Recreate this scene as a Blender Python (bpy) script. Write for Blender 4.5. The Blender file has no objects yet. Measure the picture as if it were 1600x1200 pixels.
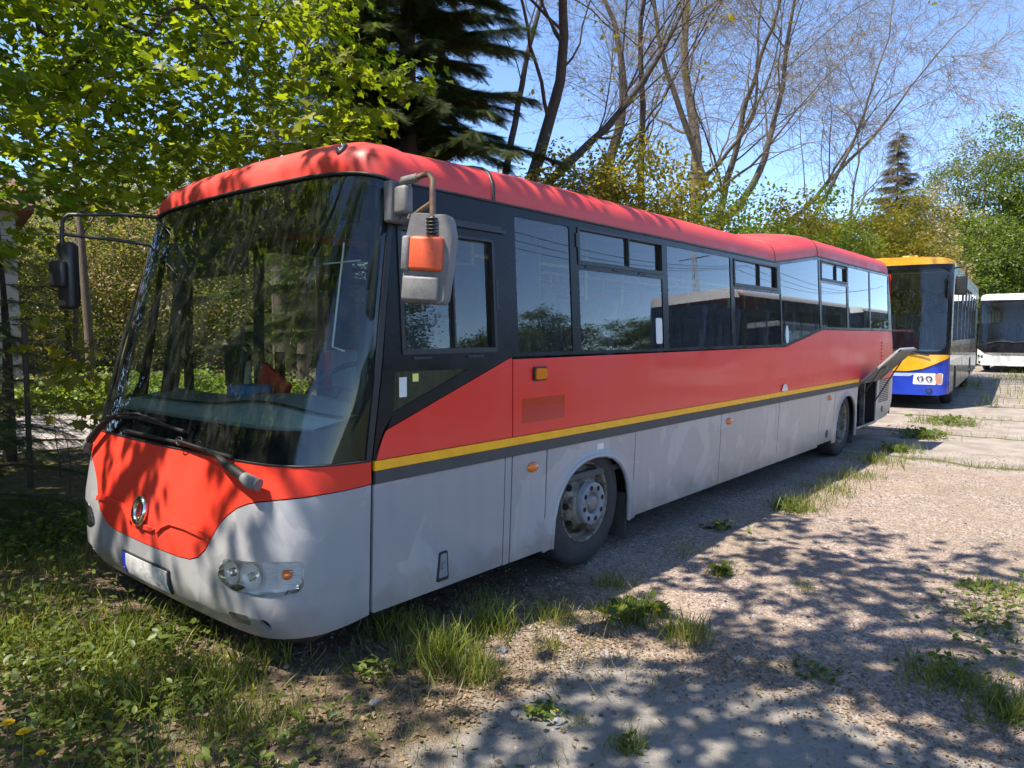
import bpy, bmesh, math, random
import numpy as np
from mathutils import Vector, Matrix
R = math.radians
sc = bpy.context.scene
col = sc.collection

# ------------------------------------------------------------------ camera, sky, sun, exposure
cd = bpy.data.cameras.new('camera'); cam = bpy.data.objects.new('camera', cd); col.objects.link(cam)
CX, CY, CZ, YAW = -1.768, -2.756, 1.62, 40.133
cam.location = (CX, CY, CZ)
cam.rotation_euler = (R(90 - 3.999), 0, R(YAW - 90))
cd.sensor_width = 36; cd.lens = 1130 / 1600 * 36; cd.clip_start = .05; cd.clip_end = 2000
sc.camera = cam
SUN = Vector((-0.52, 0.19, 1.0)).normalized()
w = bpy.data.worlds.new('World'); sc.world = w; w.use_nodes = True
nt = w.node_tree; bg = nt.nodes['Background']
sky = nt.nodes.new('ShaderNodeTexSky'); sky.sky_type = 'NISHITA'; sky.sun_disc = False
sky.sun_elevation = math.asin(SUN.z); sky.sun_rotation = math.atan2(SUN.x, SUN.y)
sky.air_density = .6; sky.dust_density = 0; sky.ozone_density = 3.2
nt.links.new(sky.outputs[0], bg.inputs[0]); bg.inputs[1].default_value = .15
ld = bpy.data.lights.new('sun', 'SUN'); lo = bpy.data.objects.new('sun', ld); col.objects.link(lo)
ld.energy = 4.2; ld.angle = R(.53); ld.color = (1, .91, .78)
lo.rotation_euler = SUN.to_track_quat('Z', 'Y').to_euler(); lo.location = (0, 0, 30)
sc.view_settings.view_transform = 'Standard'; sc.view_settings.look = 'None'
sc.view_settings.exposure = 1.4; sc.view_settings.gamma = 1
sc.render.engine = 'CYCLES'
try:
    sc.cycles.max_bounces = 10; sc.cycles.transparent_max_bounces = 24; sc.cycles.transmission_bounces = 6
    sc.cycles.diffuse_bounces = 4; sc.cycles.glossy_bounces = 4
except Exception: pass

# ------------------------------------------------------------------ materials
def nodes(m): return m.node_tree.nodes, m.node_tree.links
def mat(name, c, rough=.5, metal=0, coat=0, var=None, vscale=3, bump=0, bscale=40, spec=.5, vlo=.4, vhi=.65, stretch=None):
    m = bpy.data.materials.new(name); m.use_nodes = True
    n, l = nodes(m); b = n['Principled BSDF']
    b.inputs['Base Color'].default_value = (*c, 1); b.inputs['Roughness'].default_value = rough
    b.inputs['Metallic'].default_value = metal; b.inputs['Coat Weight'].default_value = coat
    b.inputs['Coat Roughness'].default_value = .06; b.inputs['Specular IOR Level'].default_value = spec
    tc = n.new('ShaderNodeTexCoord'); src = tc.outputs['Object']
    if stretch:
        mp = n.new('ShaderNodeMapping'); mp.inputs['Scale'].default_value = stretch; l.new(src, mp.inputs[0]); src = mp.outputs[0]
    if var:
        t = n.new('ShaderNodeTexNoise'); t.inputs['Scale'].default_value = vscale; t.inputs['Detail'].default_value = 8
        t.inputs['Roughness'].default_value = .65
        l.new(src, t.inputs['Vector'])
        r = n.new('ShaderNodeMapRange'); r.inputs['From Min'].default_value = vlo; r.inputs['From Max'].default_value = vhi
        l.new(t.outputs[0], r.inputs['Value'])
        x = n.new('ShaderNodeMix'); x.data_type = 'RGBA'; x.inputs[6].default_value = (*c, 1); x.inputs[7].default_value = (*var, 1)
        l.new(r.outputs[0], x.inputs[0]); l.new(x.outputs[2], b.inputs['Base Color'])
        q = n.new('ShaderNodeMapRange'); q.inputs['To Min'].default_value = rough; q.inputs['To Max'].default_value = min(1, rough + .18)
        l.new(r.outputs[0], q.inputs['Value']); l.new(q.outputs[0], b.inputs['Roughness'])
    if bump:
        t2 = n.new('ShaderNodeTexNoise'); t2.inputs['Scale'].default_value = bscale; t2.inputs['Detail'].default_value = 6
        l.new(src, t2.inputs['Vector'])
        bp = n.new('ShaderNodeBump'); bp.inputs['Strength'].default_value = bump; bp.inputs['Distance'].default_value = .02
        l.new(t2.outputs[0], bp.inputs['Height']); l.new(bp.outputs[0], b.inputs['Normal'])
    return m

def glass_mat(name, tint, refl=1.6, rough=0.0, dirt=.05):
    m = bpy.data.materials.new(name); m.use_nodes = True; n, l = nodes(m); n.remove(n['Principled BSDF'])
    o = n['Material Output']; tr = n.new('ShaderNodeBsdfTransparent'); tr.inputs[0].default_value = (*tint, 1)
    gl = n.new('ShaderNodeBsdfGlossy'); gl.inputs['Roughness'].default_value = rough; gl.inputs[0].default_value = (.92, .96, 1, 1)
    fr = n.new('ShaderNodeFresnel'); fr.inputs[0].default_value = 1.5
    mu = n.new('ShaderNodeMath'); mu.operation = 'MULTIPLY'; mu.inputs[1].default_value = refl; mu.use_clamp = True
    l.new(fr.outputs[0], mu.inputs[0]); mx = n.new('ShaderNodeMixShader')
    l.new(mu.outputs[0], mx.inputs[0]); l.new(tr.outputs[0], mx.inputs[1]); l.new(gl.outputs[0], mx.inputs[2])
    # dust film with vertical runs
    tc = n.new('ShaderNodeTexCoord'); mp = n.new('ShaderNodeMapping'); mp.inputs['Scale'].default_value = (14, 14, 1.3)
    t = n.new('ShaderNodeTexNoise'); t.inputs['Scale'].default_value = 2.2; t.inputs['Detail'].default_value = 7
    l.new(tc.outputs['Object'], mp.inputs[0]); l.new(mp.outputs[0], t.inputs['Vector'])
    r = n.new('ShaderNodeMapRange'); r.inputs['From Min'].default_value = .42; r.inputs['From Max'].default_value = .8
    r.inputs['To Max'].default_value = dirt * 3; r.inputs['To Min'].default_value = dirt * .4
    l.new(t.outputs[0], r.inputs['Value'])
    df = n.new('ShaderNodeBsdfDiffuse'); df.inputs[0].default_value = (.5, .52, .48, 1)
    m2 = n.new('ShaderNodeMixShader'); l.new(r.outputs[0], m2.inputs[0]); l.new(mx.outputs[0], m2.inputs[1]); l.new(df.outputs[0], m2.inputs[2])
    l.new(m2.outputs[0], o.inputs[0]); return m

def leaf_mat(name, a, b, trans=.5, tl=2.0, rough=.45):
    """per-leaf tone comes from the face attribute 'tone' (leaves of different age)"""
    m = bpy.data.materials.new(name); m.use_nodes = True; n, l = nodes(m); p = n['Principled BSDF']; o = n['Material Output']
    at = n.new('ShaderNodeAttribute'); at.attribute_name = 'tone'
    x = n.new('ShaderNodeMix'); x.data_type = 'RGBA'; x.inputs[6].default_value = (*a, 1); x.inputs[7].default_value = (*b, 1)
    l.new(at.outputs['Fac'], x.inputs[0]); l.new(x.outputs[2], p.inputs['Base Color'])
    p.inputs['Roughness'].default_value = rough; p.inputs['Specular IOR Level'].default_value = .35
    if trans > 0:
        t = n.new('ShaderNodeBsdfTranslucent'); g = n.new('ShaderNodeMix'); g.data_type = 'RGBA'; g.blend_type = 'MULTIPLY'; g.inputs[0].default_value = 1
        g.inputs[7].default_value = (tl, tl * .98, tl * .45, 1); l.new(x.outputs[2], g.inputs[6]); l.new(g.outputs[2], t.inputs[0])
        s = n.new('ShaderNodeMixShader'); s.inputs[0].default_value = trans
        l.new(p.outputs[0], s.inputs[1]); l.new(t.outputs[0], s.inputs[2]); l.new(s.outputs[0], o.inputs[0])
    return m

def grey_paint_mat():
    """pale grey coach paint with rubbed, lighter scuffs and a dusty lower edge"""
    m = mat('grey_paint', (.40, .395, .405), .3, coat=.2, bump=.015, bscale=2.5); n, l = nodes(m); p = n['Principled BSDF']
    tc = n.new('ShaderNodeTexCoord'); t = n.new('ShaderNodeTexNoise'); t.inputs['Scale'].default_value = 2.1; t.inputs['Detail'].default_value = 9
    t.inputs['Distortion'].default_value = 1.2
    l.new(tc.outputs['Object'], t.inputs['Vector'])
    r = n.new('ShaderNodeMapRange'); r.inputs['From Min'].default_value = .535; r.inputs['From Max'].default_value = .56; r.inputs['To Max'].default_value = .55
    l.new(t.outputs[0], r.inputs['Value'])
    x = n.new('ShaderNodeMix'); x.data_type = 'RGBA'; x.inputs[6].default_value = (.30, .30, .315, 1); x.inputs[7].default_value = (.41, .405, .41, 1)
    l.new(r.outputs[0], x.inputs[0])
    t3 = n.new('ShaderNodeTexNoise'); t3.inputs['Scale'].default_value = 3; t3.inputs['Detail'].default_value = 8
    mp = n.new('ShaderNodeMapping'); mp.inputs['Scale'].default_value = (5, 5, .5); l.new(tc.outputs['Object'], mp.inputs[0]); l.new(mp.outputs[0], t3.inputs['Vector'])
    r3 = n.new('ShaderNodeMapRange'); r3.inputs['From Min'].default_value = .45; r3.inputs['From Max'].default_value = .8; r3.inputs['To Max'].default_value = .28
    l.new(t3.outputs[0], r3.inputs['Value'])
    y = n.new('ShaderNodeMix'); y.data_type = 'RGBA'; y.inputs[7].default_value = (.24, .235, .235, 1)
    l.new(r3.outputs[0], y.inputs[0]); l.new(x.outputs[2], y.inputs[6]); l.new(y.outputs[2], p.inputs['Base Color'])
    sp = n.new('ShaderNodeSeparateXYZ'); l.new(tc.outputs['Object'], sp.inputs[0])
    t5 = n.new('ShaderNodeTexNoise'); t5.inputs['Scale'].default_value = 6; t5.inputs['Detail'].default_value = 8; l.new(tc.outputs['Object'], t5.inputs['Vector'])
    ad = n.new('ShaderNodeMath'); ad.operation = 'MULTIPLY_ADD'; ad.inputs[1].default_value = -.5; l.new(t5.outputs[0], ad.inputs[0]); l.new(sp.outputs[2], ad.inputs[2])
    r5 = n.new('ShaderNodeMapRange'); r5.inputs['From Min'].default_value = .16; r5.inputs['From Max'].default_value = .0; r5.inputs['To Max'].default_value = .5; l.new(ad.outputs[0], r5.inputs['Value'])
    z5 = n.new('ShaderNodeMix'); z5.data_type = 'RGBA'; z5.inputs[7].default_value = (.20, .17, .13, 1); l.new(r5.outputs[0], z5.inputs[0]); l.new(y.outputs[2], z5.inputs[6]); l.new(z5.outputs[2], p.inputs['Base Color'])
    q = n.new('ShaderNodeMapRange'); q.inputs['To Min'].default_value = .28; q.inputs['To Max'].default_value = .55
    l.new(r3.outputs[0], q.inputs['Value']); l.new(q.outputs[0], p.inputs['Roughness'])
    return m

M = {}
M['red'] = mat('red_paint', (.80, .022, .020), .28, coat=.18, var=(.80, .04, .034), vscale=1.3, bump=.008, bscale=2.2)
M['redhood'] = mat('red_bonnet_paint', (.66, .038, .018), .5, var=(.68, .052, .028), vscale=1.3, spec=.22)
M['redroof'] = mat('faded_red_roof_paint', (.60, .038, .030), .42, var=(.64, .075, .06), vscale=1.6, bump=.02, bscale=60)
M['grey'] = grey_paint_mat()
M['yellow'] = mat('yellow_stripe_paint', (1.0, .46, .003), .4, var=(.92, .40, .01), vscale=9)
M['trim'] = mat('grey_black_rubber_trim', (.045, .045, .048), .5, var=(.07, .068, .065), vscale=6)
M['blackgloss'] = mat('black_glazing_border', (.008, .008, .011), .2, var=(.014, .014, .018), vscale=2, spec=.22)
M['black'] = mat('black_plastic', (.018, .018, .02), .45, bump=.1, bscale=90)
M['dark'] = mat('dark_cavity', (.006, .006, .006), .9)
M['plastic'] = mat('weathered_grey_plastic', (.12, .12, .125), .5, var=(.19, .19, .195), vscale=9, bump=.1, bscale=120)
M['tyre'] = mat('tyre_rubber', (.028, .027, .028), .75, var=(.055, .05, .045), vscale=9, bump=.2, bscale=30)
M['rim'] = mat('rusty_wheel_rim', (.23, .21, .17), .5, metal=.3, var=(.06, .045, .03), vscale=11, bump=.2, bscale=60, vlo=.42, vhi=.58)
M['hub'] = mat('grey_hub_ring', (.17, .18, .2), .4, var=(.24, .25, .27), vscale=12)
M['steel'] = mat('rusty_steel_tube', (.16, .10, .07), .55, metal=.4, var=(.22, .15, .11), vscale=30)
M['chrome'] = mat('chrome', (.7, .7, .7), .15, metal=1)
M['reflector'] = mat('lamp_reflector', (.88, .89, .90), .3, metal=.2, bump=.35, bscale=30)
M['amber'] = mat('amber_lens', (.75, .17, .005), .15, coat=.8)
M['orange'] = mat('orange_mirror_paint', (.66, .10, .035), .5, var=(.30, .06, .03), vscale=30, vlo=.55, vhi=.68)
M['white'] = mat('white_paint', (.72, .72, .70), .3, coat=.4, var=(.6, .6, .58), vscale=3)
M['platew'] = mat('number_plate_white', (.6, .6, .6), .35, var=(.42, .42, .42), vscale=22, vlo=.45, vhi=.55)
M['blue'] = mat('blue_plate_band', (.01, .04, .45), .35)
M['dash'] = mat('grey_green_dashboard', (.58, .64, .58), .6, bump=.1, bscale=80, var=(.50, .56, .51), vscale=4)
M['seat'] = mat('blue_grey_seat_cloth', (.06, .08, .13), .8, var=(.10, .13, .2), vscale=20)
M['inner'] = mat('pale_grey_lining', (.33, .34, .34), .6, var=(.27, .28, .28), vscale=3)
M['floor'] = mat('dark_grey_floor', (.07, .07, .075), .6)
M['underseal'] = mat('black_underseal', (.012, .011, .01), .85, bump=.3)
M['flapin'] = mat('dusty_flap_lining', (.17, .155, .13), .7, var=(.10, .09, .075), vscale=6, bump=.2, bscale=30)
M['glass'] = glass_mat('window_glass', (.78, .85, .84), 1.45, dirt=.02)
M['wglass'] = glass_mat('windscreen_glass', (.80, .88, .84), 1.15, dirt=.012)
M['lens'] = glass_mat('clear_lamp_lens', (.93, .95, .95), 1.5, dirt=.01)
M['buy'] = mat('orange_yellow_paint', (.83, .40, .008), .3, coat=.5, var=(.78, .36, .01), vscale=2)
M['bub'] = mat('cobalt_blue_paint', (.012, .045, .42), .3, coat=.5)
M['silver'] = mat('silver_grey_paint', (.30, .29, .28), .2, coat=.7, var=(.24, .22, .2), vscale=2)
M['bark'] = mat('grey_brown_bark', (.10, .075, .055), .9, var=(.17, .14, .11), vscale=9, bump=.8, bscale=25, stretch=(3, 3, .6))
M['darkbark'] = mat('dark_bark', (.045, .033, .026), .9, var=(.085, .065, .05), vscale=9, bump=.8, bscale=25, stretch=(3, 3, .6))
M['twig'] = mat('bare_twig_bark', (.23, .18, .11), .85, var=(.13, .10, .065), vscale=5)
M['maple'] = leaf_mat('maple_leaf', (.035, .072, .008), (.20, .24, .014), .5, 2.6)
M['spruce'] = leaf_mat('spruce_needles', (.035, .06, .02), (.10, .13, .035), .2, 1.6, .5)
M['dgreen'] = leaf_mat('mid_green_leaf', (.045, .08, .014), (.15, .19, .03), .35, 1.9)
M['drycon'] = leaf_mat('browned_conifer_needles', (.07, .055, .03), (.11, .09, .05), .15, 1.4)
M['ygreen'] = leaf_mat('yellow_green_leaf', (.12, .14, .02), (.32, .25, .03), .45, 2.0)
M['fgreen'] = leaf_mat('fresh_green_leaf', (.08, .14, .02), (.21, .27, .035), .45, 2.2)
M['tan'] = leaf_mat('dry_tan_leaf', (.17, .135, .06), (.38, .31, .16), .35, 1.5)
M['herb'] = leaf_mat('herb_leaf', (.035, .065, .012), (.13, .17, .025), .35, 2.2)
M['grass'] = leaf_mat('grass_blade', (.06, .10, .014), (.22, .23, .045), .4, 2.2)
M['drygrass'] = leaf_mat('dry_grass_blade', (.16, .13, .055), (.30, .25, .12), .3, 1.5)
M['litter'] = leaf_mat('leaf_litter', (.10, .062, .032), (.32, .24, .15), .1, 1.3, .8)
M['pebble'] = leaf_mat('gravel_stone', (.10, .085, .085), (.36, .31, .29), 0, 1, .8)
M['petal'] = mat('dandelion_yellow', (.85, .55, .0), .6)
M['stem'] = mat('flower_stem', (.10, .14, .03), .6)
M['rock'] = mat('grey_stone', (.18, .18, .18), .8, var=(.28, .27, .26), vscale=14, bump=.6, bscale=30)
M['wall'] = mat('rendered_white_wall', (.50, .47, .45), .85, var=(.42, .39, .37), vscale=2, bump=.2, bscale=50)
M['roadm'] = mat('pale_worn_asphalt', (.33, .30, .28), .9, var=(.26, .24, .22), vscale=1.5, bump=.3, bscale=70)
M['wire'] = mat('rusty_fence_wire', (.09, .07, .055), .7, metal=.3)
M['rtile'] = mat('brown_roof_tiles', (.16, .07, .05), .8)

# ------------------------------------------------------------------ mesh helpers
class MB:
    def __init__(s): s.v = []; s.f = []; s.sm = []; s.mi = []
    def add(s, v, f, smooth=False, mi=0):
        o = len(s.v); s.v += [tuple(p) for p in v]; s.f += [tuple(i + o for i in q) for q in f]
        s.sm += [smooth] * len(f); s.mi += [mi] * len(f); return s
    def box(s, a, b, mi=0, mtx=None):
        x0, y0, z0 = a; x1, y1, z1 = b
        v = [(x0, y0, z0), (x1, y0, z0), (x1, y1, z0), (x0, y1, z0), (x0, y0, z1), (x1, y0, z1), (x1, y1, z1), (x0, y1, z1)]
        if mtx: v = [tuple(mtx @ Vector(p)) for p in v]
        return s.add(v, [(3, 2, 1, 0), (4, 5, 6, 7), (0, 1, 5, 4), (1, 2, 6, 5), (2, 3, 7, 6), (3, 0, 4, 7)], False, mi)
    def bbox(s, a, b, r=.01, seg=2, mi=0, mtx=None):
        bm = bmesh.new(); bmesh.ops.create_cube(bm, size=1)
        c = [(p + q) / 2 for p, q in zip(a, b)]; d = [abs(q - p) for p, q in zip(a, b)]
        for q in bm.verts: q.co = Vector((c[0] + q.co.x * d[0], c[1] + q.co.y * d[1], c[2] + q.co.z * d[2]))
        bmesh.ops.bevel(bm, geom=bm.edges[:], offset=min(r, min(d) * .48), segments=seg, affect='EDGES', profile=.5)
        if mtx: bm.transform(mtx)
        bm.verts.index_update(); s.add([q.co[:] for q in bm.verts], [[q.index for q in f.verts] for f in bm.faces], True, mi); bm.free(); return s
    def tube(s, pts, rad, n=8, cap=True, mi=0, smooth=True):
        pts = [Vector(p) for p in pts]; m = len(pts)
        if not hasattr(rad, '__len__'): rad = [rad] * m
        v = []; up = None
        for i, p in enumerate(pts):
            t = (pts[min(i + 1, m - 1)] - pts[max(i - 1, 0)])
            if t.length < 1e-9: t = Vector((0, 0, 1))
            t.normalize()
            if up is None: up = t.orthogonal().normalized()
            a = (up - t * up.dot(t));
            a = a.normalized() if a.length > 1e-6 else t.orthogonal().normalized()
            up = a; b = t.cross(a)
            for k in range(n):
                w_ = 2 * math.pi * k / n; v.append(p + (a * math.cos(w_) + b * math.sin(w_)) * rad[i])
        f = [(i * n + k, i * n + (k + 1) % n, (i + 1) * n + (k + 1) % n, (i + 1) * n + k) for i in range(m - 1) for k in range(n)]
        s.add(v, f, smooth, mi)
        if cap: s.add(v[:n], [tuple(range(n - 1, -1, -1))], False, mi); s.add(v[-n:], [tuple(range(n))], False, mi)
        return s
    def lathe(s, prof, c, axis='y', n=48, mi=0, smooth=True):
        """prof: list of (axial, radius); axis points to -Y for 'y'"""
        v = []; m = len(prof)
        for a, r in prof:
            for k in range(n):
                w_ = 2 * math.pi * k / n
                if axis == 'y': v.append((c[0] + r * math.cos(w_), c[1] + a, c[2] + r * math.sin(w_)))
                elif axis == 'x': v.append((c[0] + a, c[1] + r * math.cos(w_), c[2] + r * math.sin(w_)))
                else: v.append((c[0] + r * math.cos(w_), c[1] + r * math.sin(w_), c[2] + a))
        f = [(i * n + k, i * n + (k + 1) % n, (i + 1) * n + (k + 1) % n, (i + 1) * n + k) for i in range(m - 1) for k in range(n)]
        return s.add(v, f, smooth, mi)
    def build(s, name, mats, parent=None, off=(0, 0, 0)):
        me = bpy.data.meshes.new(name); me.from_pydata(s.v, [], s.f)
        for q in (mats if isinstance(mats, (list, tuple)) else [mats]): me.materials.append(q)
        me.polygons.foreach_set('use_smooth', s.sm); me.polygons.foreach_set('material_index', s.mi); me.update()
        o = bpy.data.objects.new(name, me); col.objects.link(o)
        if parent is not None:
            o.parent = parent
            o.location = off
        return o

def tag(o, label=None, cat=None, group=None, kind=None):
    if label: o['label'] = label
    if cat: o['category'] = cat
    if group: o['group'] = group
    if kind: o['kind'] = kind
    return o
def empty(name, loc, rz=0, label=None, cat=None, group=None):
    o = bpy.data.objects.new(name, None); col.objects.link(o); o.location = loc; o.rotation_euler = (0, 0, rz)
    return tag(o, label, cat, group)
def copy_tree(o, parent=None):
    kids = [q for q in bpy.data.objects if q.parent == o]
    c = o.copy(); col.objects.link(c)
    if parent: c.parent = parent
    for k in kids: copy_tree(k, c)
    return c

def patch(mb, poly, mapf, step=.15, holes=(), th=.014, off=0., mi=0, sv=None):
    """fill a 2D polygon with holes, cut it on a grid, wrap it on a surface mapf(u,v,offset), give it thickness"""
    bm = bmesh.new()
    for lp in [poly] + list(holes):
        vs = [bm.verts.new((a, b, 0)) for a, b in lp]
        for i in range(len(vs)): bm.edges.new((vs[i], vs[(i + 1) % len(vs)]))
    bmesh.ops.triangle_fill(bm, use_beauty=True, edges=bm.edges[:])
    us = [p[0] for p in poly]; vv = [p[1] for p in poly]
    sv = sv or step
    for (lo_, hi_, st, no) in ((min(us), max(us), step, (1, 0, 0)), (min(vv), max(vv), sv, (0, 1, 0))):
        k = math.ceil(lo_ / st + .01)
        while k * st < hi_ - 1e-4:
            co = (k * st, 0, 0) if no[0] else (0, k * st, 0)
            bmesh.ops.bisect_plane(bm, geom=bm.verts[:] + bm.edges[:] + bm.faces[:], dist=1e-5, plane_co=co, plane_no=no); k += 1
    bmesh.ops.remove_doubles(bm, verts=bm.verts[:], dist=1e-5)
    bm.verts.index_update(); uv = [(q.co.x, q.co.y) for q in bm.verts]
    F_ = [[q.index for q in f.verts] for f in bm.faces]
    B = [(e.verts[0].index, e.verts[1].index) for e in bm.edges if len(e.link_faces) == 1]
    bm.free()
    O = [Vector(mapf(a, b, off)) for a, b in uv]; I = [Vector(mapf(a, b, off - th)) for a, b in uv]
    nF = []
    for f in F_:
        nn = (O[f[1]] - O[f[0]]).cross(O[f[2]] - O[f[0]]); dd = O[f[0]] - I[f[0]] if th else Vector(mapf(*uv[f[0]], .01)) - O[f[0]]
        nF.append(f if nn.dot(dd) > 0 else f[::-1])
    mb.add(O, nF, True, mi)
    if th:
        mb.add(I, [f[::-1] for f in nF], True, mi)
        v = []; f = []
        for a, b in B:
            k = len(v); v += [O[a], O[b], I[b], I[a]]; f.append((k, k + 1, k + 2, k + 3))
        mb.add(v, f, False, mi)
    return mb

def rpoly(pts, r, n=4):
    out = []; m = len(pts)
    for i in range(m):
        p0, p, p1 = Vector(pts[i - 1]), Vector(pts[i]), Vector(pts[(i + 1) % m])
        a = p0 - p; b = p1 - p; rr = min(r, a.length * .45, b.length * .45); a = p + a.normalized() * rr; b = p + b.normalized() * rr
        for k in range(n + 1):
            t = k / n; q = a * (1 - t) ** 2 + p * 2 * t * (1 - t) + b * t * t; out.append((q.x, q.y))
    return out
def rect(x0, z0, x1, z1, r=0):
    p = [(x0, z0), (x1, z0), (x1, z1), (x0, z1)]; return rpoly(p, r) if r else p
def ell(cx, cz, a, b, n=24): return [(cx + a * math.cos(2 * math.pi * k / n), cz + b * math.sin(2 * math.pi * k / n)) for k in range(n)]
def sym(h): return h + [(-a, b) for a, b in reversed(h) if abs(a) > 1e-6]

# ------------------------------------------------------------------ red and grey bus
BX = Vector((5.5, 1.26, 0)); OFF = (-5.5, -1.26, 0)
bus = empty('bus', BX, 0, 'red and grey parked bus with a yellow stripe and an open engine flap', 'bus')
HW = 1.26
def ip(x, a, b): return float(np.interp(x, a, b))
def xfc(z): return ip(z, [.1, .25, .3, .6, .8, 1.0, 1.6, 2.43, 2.6], [.02, -.07, -.1, -.1, -.06, .0, .17, .45, .53])
def xs(z): return ip(z, [0, 1.0, 2.35, 2.6], [.45, .45, .66, .70])
def FX(t, z):
    t = abs(t); base = xfc(z); D = xs(z) - base - .05
    return base + .05 * t * t + D * (1 - (1 - min(t, 1) ** 10) ** .4545)
_tt = np.concatenate([np.linspace(0, .8, 80), 1 - .2 * np.linspace(1, 0, 400)[1:] ** 2.2])
_X = np.array([FX(t, .8) for t in _tt]); _s = np.concatenate([[0], np.cumsum(np.hypot(np.diff(_X), np.diff(_tt * HW)))]); SM = float(_s[-1])
def tin(z): return ip(z, [.1, .22, .5, .9, 1.45, 2.38, 2.6], [.06, .028, .015, 0, 0, .045, .052])
def fpt(s, z):
    a = min(abs(s), SM); t = float(np.interp(a, _s, _tt)) * (1 if s >= 0 else -1)
    k = 1 - tin(z) / HW
    return Vector((FX(t, z), HW + HW * t * k, z))
def front(s, z, off=0.):
    p = fpt(s, z); e = .01; s0, s1 = max(s - e, -SM), min(s + e, SM)
    du = fpt(s1, z) - fpt(s0, z); dv = fpt(s, z + e) - fpt(s, z - e)
    n = dv.cross(du)
    n = n.normalized() if n.length > 0 else Vector((-1, 0, 0))
    if n.x > 0 and abs(s) < 1.4: n = -n
    return p + n * off
def near(x, z, off=0.): return Vector((x, tin(z) - off, z))
def far(x, z, off=0.): return Vector((x, 2 * HW - tin(z) + off, z))
def xr(z): return ip(z, [.3, .57, 1.65, 2.53], [10.82, 10.9, 10.72, 10.62])
def P(name, mb, m, parent=None, lab=None):
    o = mb.build(name, m, parent or bus, OFF if (parent is None or parent == bus) else (0, 0, 0))
    if lab: o['label'] = lab
    return o

# front fascia
hood = [(0, .482), (.39, .486), (.50, .495), (.58, .52), (.65, .57), (.70, .64), (.745, .71), (.80, .76), (.86, .80), (.93, .828), (1.0, .845), (1.1, .860), (1.29, .878), (1.565, .893)]
hood_top = [(1.565, 1.0), (1.2, 1.004), (.6, 1.006), (0, 1.006)]
hd = hood + hood_top
mb = MB(); patch(mb, sym(hd), front, .08, th=.02, off=.003); bonnet = P('bonnet', mb, M['redhood'])
g = .006
bump = [(a * 1.0, b - g) for a, b in hood]
half = bump + [(1.565, .235), (1.3, .20), (1.0, .185), (.6, .19), (0, .20)]
HL = lambda s: rpoly([(s * .74, .46), (s * .80, .555), (s * 1.02, .572), (s * 1.25, .583), (s * 1.25, .43), (s * 1.1, .412), (s * .86, .415)], .05)
FOG = lambda s: rpoly([(s * .84, .305), (s * .99, .31), (s * .97, .25), (s * .83, .24)], .02)
TOW = lambda s: ell(s * 1.065, .272, .026, .03, 14)
full = sym(half)
holes = [HL(1), HL(-1), FOG(1), FOG(-1), TOW(1), TOW(-1)]
mb = MB(); patch(mb, full, front, .07, holes=holes, th=.02); bumper = P('front_bumper', mb, M['grey'])
# bulged crease on bonnet (raised lips) as part of the bonnet shape
mb = MB()
def ribbon(pts, w0, w1, off0, off1, mapf=front, m_=mb):
    for (a, b) in zip(pts[:-1], pts[1:]):
        q = [mapf(a[0], a[1], off0), mapf(b[0], b[1], off0), mapf(b[0], b[1] - w1, off1), mapf(a[0], a[1] - w1, off1)]
        m_.add(q, [(0, 1, 2, 3), (3, 2, 1, 0)], False)
for sg in (1, -1):
    cr = [(sg * .16, .59), (sg * .22, .632), (sg * .30, .662), (sg * .45, .664), (sg * .66, .650), (sg * .69, .640)]
    lip = [(a, b) for a, b in cr] + [(a, b - .028) for a, b in reversed(cr)]
    patch(mb, lip, front, .06, th=.012, off=.014)
patch(mb, [(-.16, .59), (.16, .59), (.10, .565), (-.10, .565)], front, .06, th=.012, off=.014)
P('bonnet_crease', mb, M['redhood'], bonnet)
# emblem : open silver ring
mb = MB(); ring = []
for k in range(25):
    a = 2 * math.pi * k / 24; ring.append(front(.04 + .058 * math.cos(a), .655 + .062 * math.sin(a), .016))
mb.tube(ring, .02, 8, cap=False)
mb.tube([front(.035, .585, .018), front(.075, .588, .018)], .010, 6)
P('emblem', mb, M['chrome'], bonnet)
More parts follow.
